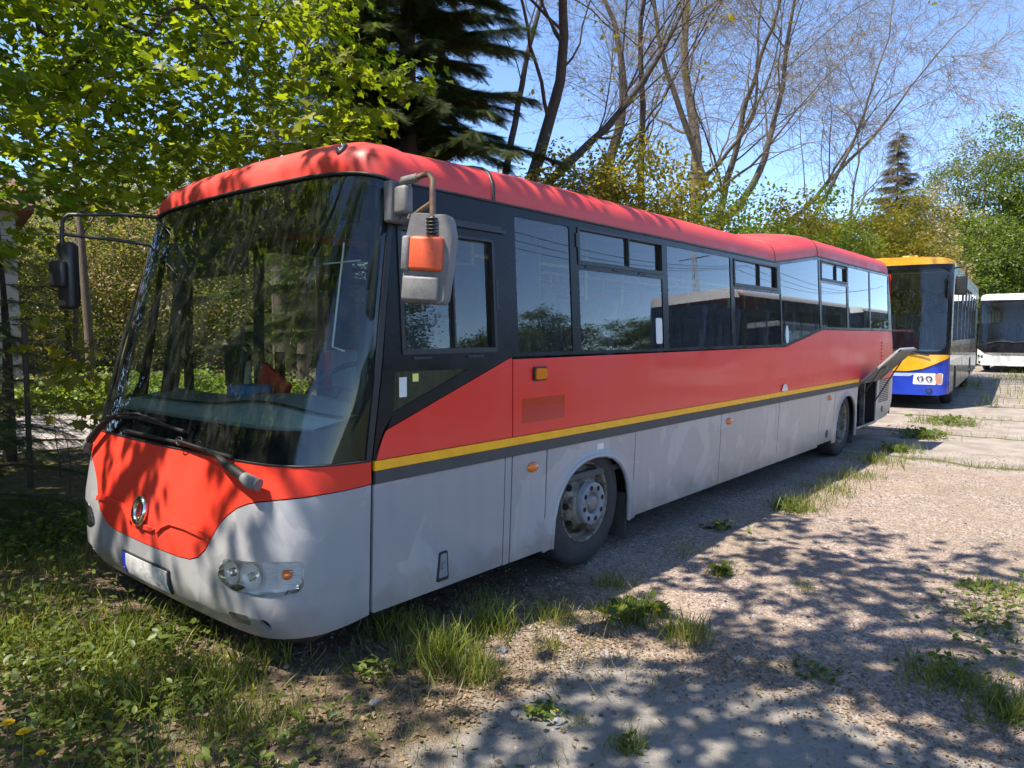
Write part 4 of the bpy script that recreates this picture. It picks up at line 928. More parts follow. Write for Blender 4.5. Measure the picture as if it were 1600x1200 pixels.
# ------------------------------------------------------------------ leaf and blade scattering
def inst(name, tv, tf, Pp, A, N, S, m, tone=None, parent=None):
    """bake many small copies of a template into one mesh (A: along, N: normal)"""
    Pp = np.asarray(Pp, float); k = len(Pp); A = np.asarray(A, float); N = np.asarray(N, float)
    A /= np.linalg.norm(A, axis=1)[:, None] + 1e-9; N = N - A * (A * N).sum(1)[:, None]; N /= np.linalg.norm(N, axis=1)[:, None] + 1e-9
    B = np.cross(N, A); tv = np.asarray(tv, float); nv = len(tv); S = np.asarray(S, float).reshape(-1, 1, 1)
    V = Pp[:, None, :] + S * (tv[None, :, 0:1] * A[:, None, :] + tv[None, :, 1:2] * B[:, None, :] + tv[None, :, 2:3] * N[:, None, :])
    V = V.reshape(-1, 3); idx = []; ls = []
    for f_ in tf: ls.append(len(f_)); idx += list(f_)
    idx = np.array(idx); nf = len(tf)
    LI = (idx[None, :] + (np.arange(k) * nv)[:, None]).reshape(-1); tot = np.tile(np.array(ls), k); st = np.concatenate([[0], np.cumsum(tot)[:-1]])
    me = bpy.data.meshes.new(name); me.vertices.add(len(V)); me.vertices.foreach_set('co', V.ravel()); me.loops.add(len(LI)); me.loops.foreach_set('vertex_index', LI.astype(np.int32))
    me.polygons.add(len(tot)); me.polygons.foreach_set('loop_start', st.astype(np.int32)); me.polygons.foreach_set('loop_total', tot.astype(np.int32))
    me.materials.append(m); me.update(calc_edges=True)
    if tone is None: tone = np.random.default_rng(k).random(k)
    at = me.attributes.new('tone', 'FLOAT', 'FACE'); at.data.foreach_set('value', np.repeat(np.clip(tone, 0, 1), nf).astype(np.float32))
    o = bpy.data.objects.new(name, me); col.objects.link(o)
    if parent is not None: o.parent = parent; o.location = -parent.location if parent.rotation_euler.z == 0 else (0, 0, 0)
    return o
mo = [(0, 0), (-.08, .36), (.20, .24), (.30, .50), (.62, .56), (.60, .24), (1.0, 0)]
mo = mo + [(a, -b) for a, b in reversed(mo[1:-1])]
MAPLE = ([(a, b, .22 * abs(b) - .10 * a * a) for a, b in mo] + [(.32, 0, 0)], [(i, (i + 1) % len(mo), len(mo)) for i in range(len(mo))])
OV = ([(0, 0, 0), (.3, .24, .06), (.65, .22, .04), (1, 0, -.08), (.65, -.22, .04), (.3, -.24, .06), (.5, 0, 0)], [(0, 6, 1), (1, 6, 2), (2, 6, 3), (3, 6, 4), (4, 6, 5), (5, 6, 0)])
QD = ([(0, -.22, 0), (.5, -.32, .04), (1, 0, -.06), (.5, .32, .04), (0, .22, 0)], [(0, 1, 2, 3, 4)])
BL = ([(0, -.022, 0), (0, .022, 0), (.35, .018, .05), (.35, -.018, .05), (.7, .012, -.02), (.7, -.012, -.02), (1, 0, -.22)], [(0, 3, 2, 1), (3, 5, 4, 2), (5, 6, 4)])
def spray(nn=9, ln=1.0, wd=.035, nl=.20):
    v = []; f = []
    for i in range(nn):
        t = .05 + .9 * i / (nn - 1)
        for s in (1, -1):
            q = nl * (1.1 - .6 * t); k = len(v); v += [(t * ln, 0, 0), (t * ln + wd, 0, 0), (t * ln + .55 * q + wd * .6, s * q, .02)]; f.append((k, k + 1, k + 2))
            k = len(v); v += [(t * ln, 0, 0), (t * ln + wd, 0, 0), (t * ln + .6 * q, s * q * .45, .6 * q)]; f.append((k, k + 1, k + 2))
    return (v, f)
SPR = spray()

def rnd_dirs(rg, k): 
    d = rg.normal(size=(k, 3)); return d / np.linalg.norm(d, axis=1)[:, None]
def attach(nodes_, par, targets, step=.4, sag=.0, rg=None):
    """join every leaf cluster to the nearest branch so far; returns nodes and parents"""
    nodes_ = [np.array(q, float) for q in nodes_]; par = list(par); tips = []
    arr = np.array(nodes_)
    d0 = np.linalg.norm(targets - arr[-1], axis=1); order = np.argsort(np.min(np.linalg.norm(targets[:, None] - arr[None], axis=2), axis=1))
    for i in order:
        t = targets[i]; d = np.linalg.norm(arr - t, axis=1); j = int(np.argmin(d)); L_ = d[j]; k = max(1, int(L_ / step)); p = j; a = arr[j].copy(); new = []
        for q in range(1, k + 1):
            u = q / k; pt = a * (1 - u) + t * u
            if q < k: pt = pt + rg.normal(size=3) * .05 * min(1, L_) + np.array([0, 0, sag * math.sin(u * math.pi) * L_])
            par.append(p); p = len(nodes_) + len(new); new.append(pt)
        nodes_ += new; arr = np.vstack([arr, new]); tips.append(len(nodes_) - 1)
    return nodes_, par, tips
def limb_mesh(nodes_, par, r_tip=.0035, pw=.5, rmax=.2, fixed=None):
    nn = len(nodes_); cnt = np.zeros(nn); ch = [[] for _ in range(nn)]
    for i in range(nn):
        if par[i] >= 0: ch[par[i]].append(i)
    for i in range(nn - 1, -1, -1):
        if not ch[i]: cnt[i] = 1
        if par[i] >= 0: cnt[par[i]] += cnt[i]
    rad = np.minimum(rmax, r_tip * cnt ** pw)
    if fixed:
        for i, r_ in fixed.items(): rad[i] = r_
    mb = MB()
    for i in range(nn):
        p = par[i]
        if p < 0: continue
        a, b = Vector(nodes_[p]), Vector(nodes_[i]); r0 = rad[p] if (fixed and p in fixed and i in fixed) else min(rad[p], rad[i] * 1.35); r1 = rad[i]
        if (b - a).length < 1e-5: continue
        mb.tube([a - (b - a).normalized() * r0 * .3, b + (b - a).normalized() * r1 * .3], [r0, r1], 10 if r0 > .05 else (5 if r0 > .012 else 3), cap=False)
    return mb

# ------------------------------------------------------------------ maple standing beside the bus, canopy over its front
rg = np.random.default_rng(11)
def elev_ok(p):
    d = math.hypot(p[0] - CX, p[1] - CY); return (p[2] - CZ) / max(d, .01)
def sungap(p):
    u = p[0] + .52 * p[2]; v_ = p[1] - .19 * p[2]
    if v_ > 3.0: return False
    g_ = math.sin(u * 3.1 + .6) * math.sin(v_ * 3.7 + .4) + .7 * math.sin(u * 6.3 + 1) * math.sin(v_ * 6.0 + 2.2)
    return g_ > -.1
V1 = []
while len(V1) < 680:
    p = np.array([rg.uniform(-4.6, 4.6), rg.uniform(2.95, 8.0), rg.uniform(1.9, 7.4)])
    px_ = p[0]
    zlow = 1.75 + .42 * max(0, px_ + .9) + .2 * max(0, px_ - 2.2)
    if p[1] < 3.4: zlow = max(zlow, 1.9)
    if p[2] < zlow: continue
    c0 = np.array([-.8, 5.2, 5.0]); q = (p - c0) / np.array([5.8, 3.2, 3.9])
    if (q ** 2).sum() > 1: continue
    if p[0] > 1.8 and p[2] < 3.1: continue
    if p[2] < 3.0 and rg.random() < .35: continue
    if p[2] > 2.8 and sungap(p) and rg.random() < .9: continue
    V1.append(p)
V2 = []
while len(V2) < 125:
    p = np.array([rg.uniform(-4.4, 1.4), rg.uniform(-1.7, 3.0), rg.uniform(4.3, 7.6)])
    if elev_ok(p) < .62 : continue
    if p[1] < -.9 and (p[0] > .6): continue
    if sungap(p) and rg.random() < .92: continue
    V2.append(p)
V3 = [np.array([rg.uniform(-4.5, 4.4), rg.uniform(6.2, 9.6), rg.uniform(3.4, 8.2)]) for _ in range(300)]
V4 = [np.array([rg.uniform(-3.3, -.7), rg.uniform(-1.9, -.1), rg.uniform(5.2, 7.4)]) for _ in range(26)]
T = np.array(V1 + V2 + V3 + V4)
base = [(-4.3, 5.6, -.05), (-4.25, 5.5, 1.2), (-4.1, 5.3, 2.6), (-3.6, 5.1, 3.8), (-2.6, 5.0, 4.6), (-1.4, 5.0, 5.1), (0., 5.1, 5.1), (1.3, 5.2, 4.8), (-3.4, 4.2, 4.8), (-2.9, 3.0, 5.6), (-2.2, 1.6, 6.0), (-1.2, .5, 6.2), (-3.2, 5.0, 3.2), (-2.0, 4.9, 3.2), (-.9, 4.7, 3.0)]
bp_ = [-1, 0, 1, 2, 3, 4, 5, 6, 3, 8, 9, 10, 2, 12, 13]
nd, pr_, tips = attach(base, bp_, T, .35, .06, rg)
fx = {0: .24, 1: .21, 2: .19, 3: .13, 4: .10, 5: .085, 6: .06, 7: .04, 8: .11, 9: .085, 10: .06, 11: .04, 12: .07, 13: .05, 14: .03}
tree = empty('maple_tree', (-4.3, 5.6, 0), 0, 'green leafed maple whose branches hang over the front of the red and grey bus', 'tree')
lm = limb_mesh(nd, pr_, .0042, .5, .1, fx).build('trunk', M['darkbark'], tree); lm.location = (4.3, -5.6, 0)
Pp = []; A = []; N = []; S = []; Tn = []
for t in T:
    k = int(rg.integers(24, 40)); r_ = rg.uniform(.28, .5); tn = rg.random()
    for _ in range(k):
        a = rg.uniform(0, 2 * math.pi); q = r_ * math.sqrt(rg.random()); 
        Pp.append(t + np.array([q * math.cos(a), q * math.sin(a), rg.normal() * .09 - .25 * q])); A.append([math.cos(a), math.sin(a), rg.normal() * .35 - .45]); N.append([rg.normal() * .45, rg.normal() * .45, 1.0]); S.append(rg.uniform(.08, .14)); Tn.append(.55 * tn + .45 * rg.random())
inst('crown', *MAPLE, Pp, A, N, S, M['maple'], np.array(Tn), tree)
print('maple leaves', len(Pp))

# ------------------------------------------------------------------ generic shrubs and trees built of clusters
def cluster_tree(name, label, cat, loc, shape, ncl, per, lsize, m, tmpl=QD, trunk_h=1.0, tr=.12, crad=.45, seed=1, group=None, bark='bark', tipr=.006, holes=.25):
    """shape: list of ellipsoids (cx,cy,cz,rx,ry,rz) relative to the foot"""
    rg = np.random.default_rng(seed); root = empty(name, loc, 0, label, cat, group); T = []
    vol = np.array([s[3] * s[4] * s[5] for s in shape]); vol = vol / vol.sum(); ph = rg.uniform(0, 6, 6)
    while len(T) < ncl:
        s = shape[int(rg.choice(len(shape), p=vol))]; d = rnd_dirs(rg, 1)[0]; rr = rg.random() ** (1 / 3) if rg.random() < .5 else rg.uniform(.75, 1.08)
        p = np.array(s[:3]) + d * rr * np.array(s[3:])
        if math.sin(p[0] * 1.9 + ph[0]) * math.sin(p[1] * 1.7 + ph[1]) * math.sin(p[2] * 1.8 + ph[2]) > .5 - holes and rg.random() < .75: continue
        if p[2] < .1: continue
        T.append(p)
    T = np.array(T); top = max(s[2] for s in shape)
    base = [(0, 0, -.05)]; par = [-1]; fx = {0: tr}; H_ = max(trunk_h, top * .9); k = 6
    for i in range(1, k + 1):
        u = i / k; base.append((.12 * math.sin(u * 4 + seed) * u, .12 * math.cos(u * 3 + seed) * u, H_ * u)); par.append(i - 1); fx[i] = tr * (1 - .8 * u)
    nd, pr_, tips = attach(base, par, T, .6, .03, rg)
    limb_mesh(nd, pr_, tipr, .5, tr * .8, fx).build('trunk', M[bark], root)
    k = len(T) * per; ci = np.repeat(np.arange(len(T)), per); d = rg.normal(size=(k, 3)) * crad * np.array([.55, .55, .38])
    P_ = T[ci] + d; P_[:, 2] = np.maximum(P_[:, 2], .05)
    A = d + rnd_dirs(rg, k) * .4 * crad; A[:, 2] -= .12; N = rnd_dirs(rg, k) * .7 + np.array([0, 0, 1.0]); tone = .5 * rg.random(len(T))[ci] + .5 * rg.random(k)
    o = inst('crown', *tmpl, P_, A, N, rg.uniform(.7, 1.3, k) * lsize, M[m], tone); o.parent = root
    return root
def conifer(name, label, loc, H_, Rr, zlow, m, seed=1, group=None, tw=.28, dens=1.0, droop=.35, bark='darkbark', cat='tree'):
    rg = np.random.default_rng(seed); root = empty(name, loc, 0, label, cat, group); mb = MB(); mb.tube([(0, 0, -.05), (.03, .0, H_ * .5), (0, 0, H_)], [.05 + H_ * .011, .03 + H_ * .007, .01], 10)
    Pp = []; A = []; N = []; S = []; z = zlow
    while z < H_ - .2:
        u = (z - zlow) / (H_ - zlow); L_ = Rr * (1 - u) ** .85 * rg.uniform(.8, 1.1) + .12; nb_ = int(rg.integers(5, 8)) + (3 if H_ > 10 and tw < .5 else 0); a0 = rg.uniform(0, 6.28)
        for b in range(nb_):
            a = a0 + 2 * math.pi * b / nb_ + rg.normal() * .35; L2 = L_ * rg.uniform(.5, 1.15); pts = []; m_ = 6; zj = rg.normal() * (.16 if H_ > 5 else .03); dr_ = droop * rg.uniform(.6, 1.35)
            for k in range(m_ + 1):
                t = k / m_; pts.append(np.array([L2 * t * math.cos(a), L2 * t * math.sin(a), z + zj + L2 * (.18 * t - dr_ * t * t + .10 * t ** 3) ]))
            mb.tube(pts, [max(.004, .012 * L2 * (1 - .85 * k / m_)) for k in range(m_ + 1)], 4, cap=False)
            cnt = int(dens * L2 * 26)
            for _ in range(cnt):
                t = rg.uniform(.12, 1.0); k = min(m_ - 1, int(t * m_)); f_ = t * m_ - k; p = pts[k] * (1 - f_) + pts[k + 1] * f_; s = rg.choice([-1, 1]); sa = a + s * rg.uniform(.5, 1.1)
                Pp.append(p); A.append([math.cos(sa), math.sin(sa), rg.normal() * .15 - .25 - .35 * rg.random()]); N.append([rg.normal() * .2, rg.normal() * .2, 1]); S.append(tw * rg.uniform(.6, 1.25) * (1.15 - .5 * t))
                if rg.random() < .25: Pp.append(p); A.append([math.cos(a), math.sin(a), -.9]); N.append([math.cos(a), math.sin(a), .3]); S.append(tw * .8)
        z += rg.uniform(.15, .27) * (1 if H_ < 5 else H_ / 9)
    mb.build('trunk', M[bark], root); o = inst('crown', *SPR, Pp, A, N, S, M[m]); o.parent = root; return root

# dark spruce behind the bus and the low young spruce by the fence
s_ = spot(575, 15.5); conifer('spruce_tree', 'second dark spruce mostly hidden by the maple, left of the tall spruce', s_, 12, 2.6, 1.5, 'spruce', 6, tw=.36, dens=3.5)
s_ = spot(640, 13.5); conifer('spruce_tree', 'tall dark green spruce with drooping boughs behind the roof of the red bus', s_, 15, 3.3, 1.5, 'spruce', 5, tw=.36, dens=6.5)
conifer('spruce_tree', 'low young spruce with dark boughs beside the wire fence', (-.15, 4.6, 0), 1.75, 1.25, .12, 'spruce', 9, tw=.17, dens=2.6, droop=.45)
s_ = spot(8, 9.2); conifer('spruce_tree', 'dark young spruce at the left edge in front of the white building', s_, 3.0, 1.2, .2, 'spruce', 19, tw=.2, dens=1.6, droop=.45)

# ------------------------------------------------------------------ bare trees
def bare_tree(name, label, loc, seed, stems, lv=4, wb=.13, spread=1.0, bias=(0, 0, 0), group=None, droop=.0, bark='darkbark', buds=None, r_end=.0045):
    rg = random.Random(seed); root = empty(name, loc, 0, label, 'tree', group); mbT = MB(); mbt = MB(); ends = []
    def grow(p, d, r, L_, lev):
        n_ = max(3, int(L_ / .42)) if lev < 3 else max(3, int(L_ / .3)); pts = [p]; rads = [r]; dd = d.copy()
        wob = (wb * .55 if lev == 0 else wb * .8 + .045 * lev)
        for i in range(n_):
            dd = (dd + Vector((rg.gauss(0, wob), rg.gauss(0, wob), rg.gauss(0, wob * .8))) + Vector((0, 0, (.05 if lev < 2 else (.03 - droop * .09 * lev * .5)))) + Vector(bias) * .03).normalized()
            p = p + dd * (L_ / n_); pts.append(p); rads.append(max(r_end * .7, r * (1 - .72 * (i + 1) / n_)))
        (mbT if lev < 2 else mbt).tube(pts, rads, 10 if lev == 0 else (6 if lev == 1 else (4 if lev == 2 else 3)), cap=False)
        if lev >= lv: ends.extend(pts[-2:]); return
        kids = {0: 8, 1: 6, 2: 5, 3: 6, 4: 3}[lev]
        for c in range(kids):
            t = rg.uniform(.28 if lev else .38, .97); i = min(n_ - 1, int(t * n_)); q = pts[i].lerp(pts[i + 1], t * n_ - i); tg = (pts[i + 1] - pts[i]).normalized()
            side = tg.orthogonal().normalized(); side.rotate(Matrix.Rotation(rg.uniform(0, 6.283), 3, tg)); an = R(rg.uniform(28, 62)) * spread
            nd_ = (tg * math.cos(an) + side * math.sin(an) + Vector(bias) * .25).normalized(); rr = rads[i] * (rg.uniform(.22, .40) if lev == 0 else rg.uniform(.4, .6))
            if rr < r_end * .6: rr = r_end * .6
            grow(q, nd_, rr, L_ * rg.uniform(.42, .68) * (1.1 - .35 * t), lev + 1)
        grow(pts[-1], dd, rads[-1], L_ * .5, lev + 1)
    for (o_, d_, r_, L_) in stems: grow(Vector(o_), Vector(d_).normalized(), r_, L_, 0)
    mbT.build('trunk', M[bark], root); mbt.build('crown', M['twig'], root)
    if buds:
        rgn = np.random.default_rng(seed); e = np.array([q[:] for q in ends]); e = e[rgn.random(len(e)) < buds]; k = len(e)
        if k: o = inst('leaf_buds', *QD, e, rnd_dirs(rgn, k), rnd_dirs(rgn, k), rgn.uniform(.07, .16, k), M['ygreen']); o.parent = root; o['kind'] = 'stuff'
    return root
RV = Vector((math.sin(R(YAW)), -math.cos(R(YAW)), 0))   # to the right as seen from the picture
def rv(a, z=0, f_=0): return (RV.x * a + math.cos(R(YAW)) * f_, RV.y * a + math.sin(R(YAW)) * f_, z)
bare_tree('bare_tree', 'bare dark tree forking into upright stems right of the spruce', spot(790, 15.5), 3, [((0, 0, 0), rv(.02, 1), .22, 10.5), (rv(.05, 3.9), rv(.8, 1), .12, 6.0), (rv(-.12, 3.6), rv(-.06, 1), .09, 8)], buds=.02)
bare_tree('bare_tree', 'bare tree with a thick trunk leaning right above the bus roof', spot(905, 17), 8, [((0, 0, 0), rv(.36, 1), .22, 10.5), (rv(1.5, 4.2), rv(-.1, 1), .09, 7)], bias=rv(.12), buds=.05)
bare_tree('bare_tree', 'tall bare tree with a straight mossy trunk in the middle of the bare trees', spot(1100, 22), 21, [((0, 0, 0), rv(.0, 1), .27, 12.5), (rv(.05, 4.5), rv(.8, .8), .13, 8), (rv(.0, 6), rv(-.5, .9), .11, 7)], bias=rv(.3), droop=.3, bark='bark', buds=.01)
bare_tree('bare_tree', 'wide bare tree with drooping twigs spreading right towards the open sky', spot(1085, 25), 34, [(rv(.8), rv(.15, 1), .20, 10.5), (rv(1.2, 3.4), rv(.8, .85), .11, 9), (rv(1.0, 2.8), rv(1.0, .6), .10, 8.5)], bias=rv(.3), droop=.55, bark='bark', r_end=.006)
bare_tree('bare_tree', 'slim bare tree at the right end of the row of bare trees', spot(1310, 31), 55, [((0, 0, 0), rv(.15, 1), .14, 8.5)], bias=rv(.2), bark='bark', spread=.8, r_end=.007, lv=3)
for px_, d_, r_, h_, lb in ((441, 19, .24, 12, 'thick grey trunk seen through the maple leaves, left of a thinner trunk'), (472, 20, .18, 12, 'thinner grey trunk seen through the maple leaves beside the spruce'), (118, 19, .07, 8, 'dark slender trunk beyond the road behind the fence'), (141, 16.6, .11, 9, 'straight pale trunk standing on the verge beyond the road')):
    bare_tree('bare_tree', lb, spot(px_, d_), int(px_), [((0, 0, 0), (.02, .03, 1), r_, h_)], bark='bark', lv=2, wb=.02, spread=.8)

# ------------------------------------------------------------------ hedge of yellow-green shrubs behind the buses
SH = [(790, 13.5, 5.0, 1.3, 'ygreen', 'sparse yellow-leaved shrub at the foot of the forked bare tree'), (880, 14.5, 5.1, 1.7, 'ygreen', 'yellow-green shrub behind the roof, left of the leaning trunk'), (960, 15.5, 5.7, 1.7, 'ygreen', 'golden shrub at the foot of the leaning bare tree'),
      (1040, 17, 5.3, 1.9, 'ygreen', 'yellow shrub behind the middle of the red roof'), (1120, 18.5, 5.3, 2.0, 'fgreen', 'fresh green shrub behind the roof hatch of the red bus'), (1190, 20, 5.5, 2.0, 'ygreen', 'broad yellow-green shrub right of the roof hatch'),
      (1260, 22, 5.9, 2.2, 'fgreen', 'green shrub behind the raised rear roof of the red bus'), (1320, 24, 6.2, 2.3, 'ygreen', 'golden-green shrub left of the orange-yellow roof'), (1385, 26, 6.5, 2.2, 'ygreen', 'bronze-tinged shrub just above the orange-yellow roof'), (1432, 38, 7.4, 2.4, 'tan', 'reddish-brown bare bush above the orange-yellow and blue bus')]
for i, (px_, d_, h_, r_, m_, lb) in enumerate(SH):
    big = d_ > 17
    cluster_tree('shrub', lb, 'shrub', spot(px_, d_), [(0, 0, h_ * .42, r_, r_, h_ * .42), (rv(.6)[0], rv(.6)[1], h_ * .7, r_ * .6, r_ * .6, h_ * .32), (rv(-.9)[0], rv(-.9)[1], h_ * .6, r_ * .5, r_ * .5, h_ * .3)], 360, 52, .055 + d_ * .0020, m_, trunk_h=h_ * .6, tr=.09, crad=.34, seed=40 + i, group='shrubs growing behind the parked buses', tipr=.004, holes=.35)
# trees at the right edge
TR = [(1392, 44, 13.8, 'c', 'brown spindly conifer standing left of the tall green trees'), (1446, 47, 12.0, 'd', 'half-bare olive tree between the brown conifer and the green trees'), (1525, 52, 17.6, 'g', 'tall fresh green tree with a narrow crown against the sky'), (1600, 54, 18.6, 'g', 'tall green tree cut by the right edge of the picture'),
      (1490, 46, 9.6, 'g', 'low bright green tree behind the white coach roof'), (1580, 50, 11.5, 'g', 'broad bright green tree above the white coach'), (1440, 42, 7.2, 'g', 'low green tree directly behind the orange-yellow and blue bus'), (1660, 50, 15, 'g', 'green tree just past the right edge, behind the coach')]
for i, (px_, d_, h_, k_, lb) in enumerate(TR):
    if k_ == 'c': conifer('conifer_tree', lb, spot(px_, d_), h_, 3.0, 2.0, 'drycon', 70 + i, tw=.6, dens=1.6, droop=.2)
    else:
        r_ = h_ * .26 if h_ > 10 else h_ * .40
        cluster_tree('green_tree', lb, 'tree', spot(px_, d_), [(0, 0, h_ * .5, r_ * 1.0, r_ * 1.0, h_ * .38), (.9, -.8, h_ * .78, r_ * .75, r_ * .7, h_ * .2), (-.9, .9, h_ * .62, r_ * .8, r_ * .7, h_ * .2), (0, 0, h_ * .25, r_ * 1.1, r_ * 1.1, h_ * .25)], 420 if k_ == 'g' else 150, 70, .17, 'dgreen' if k_ == 'g' else 'tan', trunk_h=h_ * .8, tr=.2, crad=.62, seed=80 + i, group='green trees at the far right', tipr=.012, holes=.4 if k_ == 'g' else .2)
# background to the left, beyond the road
BG = [(20, 24, 6.5, 2.9, 'tan', 'dry brownish thicket behind the white building'), (110, 21, 6.5, 2.6, 'tan', 'dry brown thicket beyond the road, above the pale trunk'), (200, 22, 6.8, 2.8, 'fgreen', 'green bush beyond the road left of the windscreen'), (290, 21, 7, 2.6, 'tan', 'tan leaved thicket seen through the left of the windscreen'),
      (380, 22, 7, 2.8, 'tan', 'tan thicket seen through the middle of the windscreen'), (470, 23, 7, 2.8, 'fgreen', 'green bush beyond the road behind the cab'), (570, 23, 6.5, 2.7, 'tan', 'brown thicket beyond the road behind the spruce'), (680, 24, 6.5, 2.7, 'fgreen', 'green bush beyond the road right of the spruce'), (-70, 23, 6.5, 2.8, 'fgreen', 'green bush past the left edge beyond the road')]
for i, (px_, d_, h_, r_, m_, lb) in enumerate(BG):
    cluster_tree('shrub', lb, 'shrub', spot(px_, d_), [(0, 0, h_ * .5, r_, r_, h_ * .5), (rv(1.2)[0], rv(1.2)[1], h_ * .7, r_ * .6, r_ * .6, h_ * .3)], 300, 42, .085, m_, trunk_h=h_ * .6, tr=.1, crad=.6, seed=140 + i, group='thicket beyond the road', tipr=.006, holes=.25)
for i, (px_, d_, h_) in enumerate(((72, 15.0, .7), (150, 15.2, .8), (215, 15.4, .75), (300, 15.6, .8), (400, 16, .8))):
    cluster_tree('hedge_bush', ['low green bush on the verge right of the white building', 'low green bush round the pale trunk beyond the road', 'low green bush left of the windscreen edge beyond the road', 'low green bush seen low through the windscreen', 'low green bush farthest right on the verge, seen through the glass'][i], 'bush', spot(px_, d_), [(0, 0, h_ * .45, 1.1, .7, h_ * .5)], 70, 26, .08, 'fgreen', tr=.03, crad=.25, seed=170 + i, group='low bushes on the verge')
# maple saplings at the fence
for i, (px_, d_, h_) in enumerate(((100, 7.2, 1.55), (148, 7.0, 1.25), (88, 8.0, 1.9))):
    cluster_tree('maple_sapling', ['young maple with pale yellow leaves left in front of the fence wire', 'small bright maple shoot nearest the bonnet of the red bus', 'taller maple sapling just behind the fence wire'][i], 'sapling', spot(px_, d_), [(0, 0, h_ * .75, .28, .28, h_ * .28)], 9, 7, .095, 'ygreen' if i < 2 else 'maple', MAPLE, tr=.008, crad=.28, seed=190 + i, tipr=.003, group='maple saplings at the fence')

# ------------------------------------------------------------------ fence, building
fence = empty('fence', (0, 6.05, 0), 0, 'rusty chain-link fence with thin dark posts behind the red and grey bus', 'fence')
xs_ = [-6.8, -4.3, -1.8, .74, 3.2, 5.7, 8.2, 10.7]
for x in xs_: mb = MB(); mb.tube([(x, 0, -.05), (x + .01, 0, 1.72)], .028, 8); mb.build('fence_post', M['wire'], fence)
mb = MB(); cell = .085; Hf = 1.5; x0, x1 = xs_[0], xs_[-1]
def wireseg(a, b, r=.0022):
    a, b = Vector(a), Vector(b); t = (b - a).normalized(); u = Vector((0, 1, 0)); w_ = t.cross(u)
    q = [a + u * r, a - u * r * .5 + w_ * r * .87, a - u * r * .5 - w_ * r * .87, b + u * r, b - u * r * .5 + w_ * r * .87, b - u * r * .5 - w_ * r * .87]
    mb.add(q, [(0, 1, 4, 3), (1, 2, 5, 4), (2, 0, 3, 5)])
x = x0 - Hf
while x < x1:
    for sg in (1, -1):
        a = [x, 0, 0.04] if sg > 0 else [x + Hf, .004, .04]; b = [x + Hf, 0, Hf + .04] if sg > 0 else [x, .004, Hf + .04]
        if min(a[0], b[0]) >= x0 and max(a[0], b[0]) <= x1: wireseg(a, b)
    x += cell
for z in (.06, .8, 1.54): wireseg((x0, 0, z), (x1, 0, z), .003)
mb.build('chain_link_mesh', M['wire'], fence)
# white rendered building at the left edge
bl = spot(34, 16.8); bld = empty('building', bl, R(YAW - 90 + 38), 'white rendered building beyond the road at the left edge', 'building')
mb = MB(); mb.box((-7, 0, 0), (0, 5, 4.4)); mb.build('wall', M['wall'], bld)
mb = MB(); mb.box((-7.3, -.4, 4.4), (.35, 5.4, 4.52)); mb.add([(-7.3, -.4, 4.522), (.35, -.4, 4.522), (.35, 5.4, 4.522), (-7.3, 5.4, 4.522), (-7.3, 2.5, 5.6), (.35, 2.5, 5.6)], [(0, 1, 5, 4), (2, 3, 4, 5), (0, 4, 3), (1, 2, 5)]); mb.build('roof', M['rtile'], bld)
mb = MB(); mb.box((-1.7, -.04, 0), (-.62, .0, 2.1)); mb.build('door', mat('brown_door', (.2, .08, .04), .6), bld)
mb = MB(); mb.box((-4.2, -.04, .9), (-2.6, .0, 2.2)); mb.build('window', M['blackgloss'], bld)

# ------------------------------------------------------------------ ground cover, stones, flowers
rg = np.random.default_rng(77)
def gz_(P_): return np.array([gh(x, y) for x, y in P_])
def scat(name, tm, m, pts, size, up=.5, tone=None, lift=0., lean=.85, label=None, flat=False):
    pts = np.asarray(pts); k = len(pts); P_ = np.column_stack([pts, gz_(pts) + lift * rg.random(k)])
    a = rg.uniform(0, 6.283, k)
    if flat: A_ = np.column_stack([np.cos(a), np.sin(a), rg.normal(size=k) * .25]); N_ = rg.normal(size=(k, 3)) * .35 + np.array([0, 0, 1])
    else: A_ = np.column_stack([np.cos(a) * lean * rg.random(k), np.sin(a) * lean * rg.random(k), np.ones(k)]); N_ = rnd_dirs(rg, k)
    o = inst(name, *tm, P_, A_, N_, size, M[m], tone); return tag(o, label, 'ground cover', None, 'stuff')
def blob(cx, cy, r, k, ry=None): 
    q = rg.normal(size=(k, 2)) * np.array([r, ry or r]) * .55; return q + np.array([cx, cy])
tufts = [(.66, -.26, .14, 380, .2), (.74, .12, .18, 260, .16), (.67, -.48, .12, 240, .15), (1.15, -.56, .08, 90, .10), (1.78, -.64, .16, 230, .13), (1.75, -1.02, .12, 220, .14), (2.83, -.75, .07, 80, .11), (2.81, -1.29, .06, 60, .08),
         (4.98, -.52, .2, 260, .16), (5.5, -.5, .3, 160, .12), (6.05, -.51, .3, 240, .14), (6.92, -.5, .3, 220, .14), (8.11, -.45, .3, 240, .16), (9.23, -.47, .3, 200, .15), (13.17, -.41, .5, 300, .2), (11.04, -.4, .4, 260, .18), (2.08, -2.2, .2, 260, .12), (3.03, -2.26, .25, 200, .08), (1.94, -2.48, .15, 240, .12), (3.65, -2.12, .14, 130, .09), (3.6, -2.35, .2, 160, .1),
         (.63, -1.34, .07, 110, .09), (.3, -1.2, .2, 60, .07), (-.35, 1.1, .28, 420, .2), (-.55, .55, .25, 320, .18), (-.15, .35, .2, 220, .16), (-.75, 1.6, .3, 300, .2), (-.3, .0, .2, 200, .12), (.65, -1.07, .06, 60, .06), (1.1, -.2, .15, 200, .18), (1.45, -.35, .15, 150, .14), (-.2, -.1, .3, 260, .12), (.1, -.6, .3, 200, .08), (1.66, -1.5, .12, 60, .05), (2.2, -.3, .12, 100, .12), (1.3, .1, .2, 90, .12), (3.1, -.3, .2, 80, .1)]
pts = []; sz = []
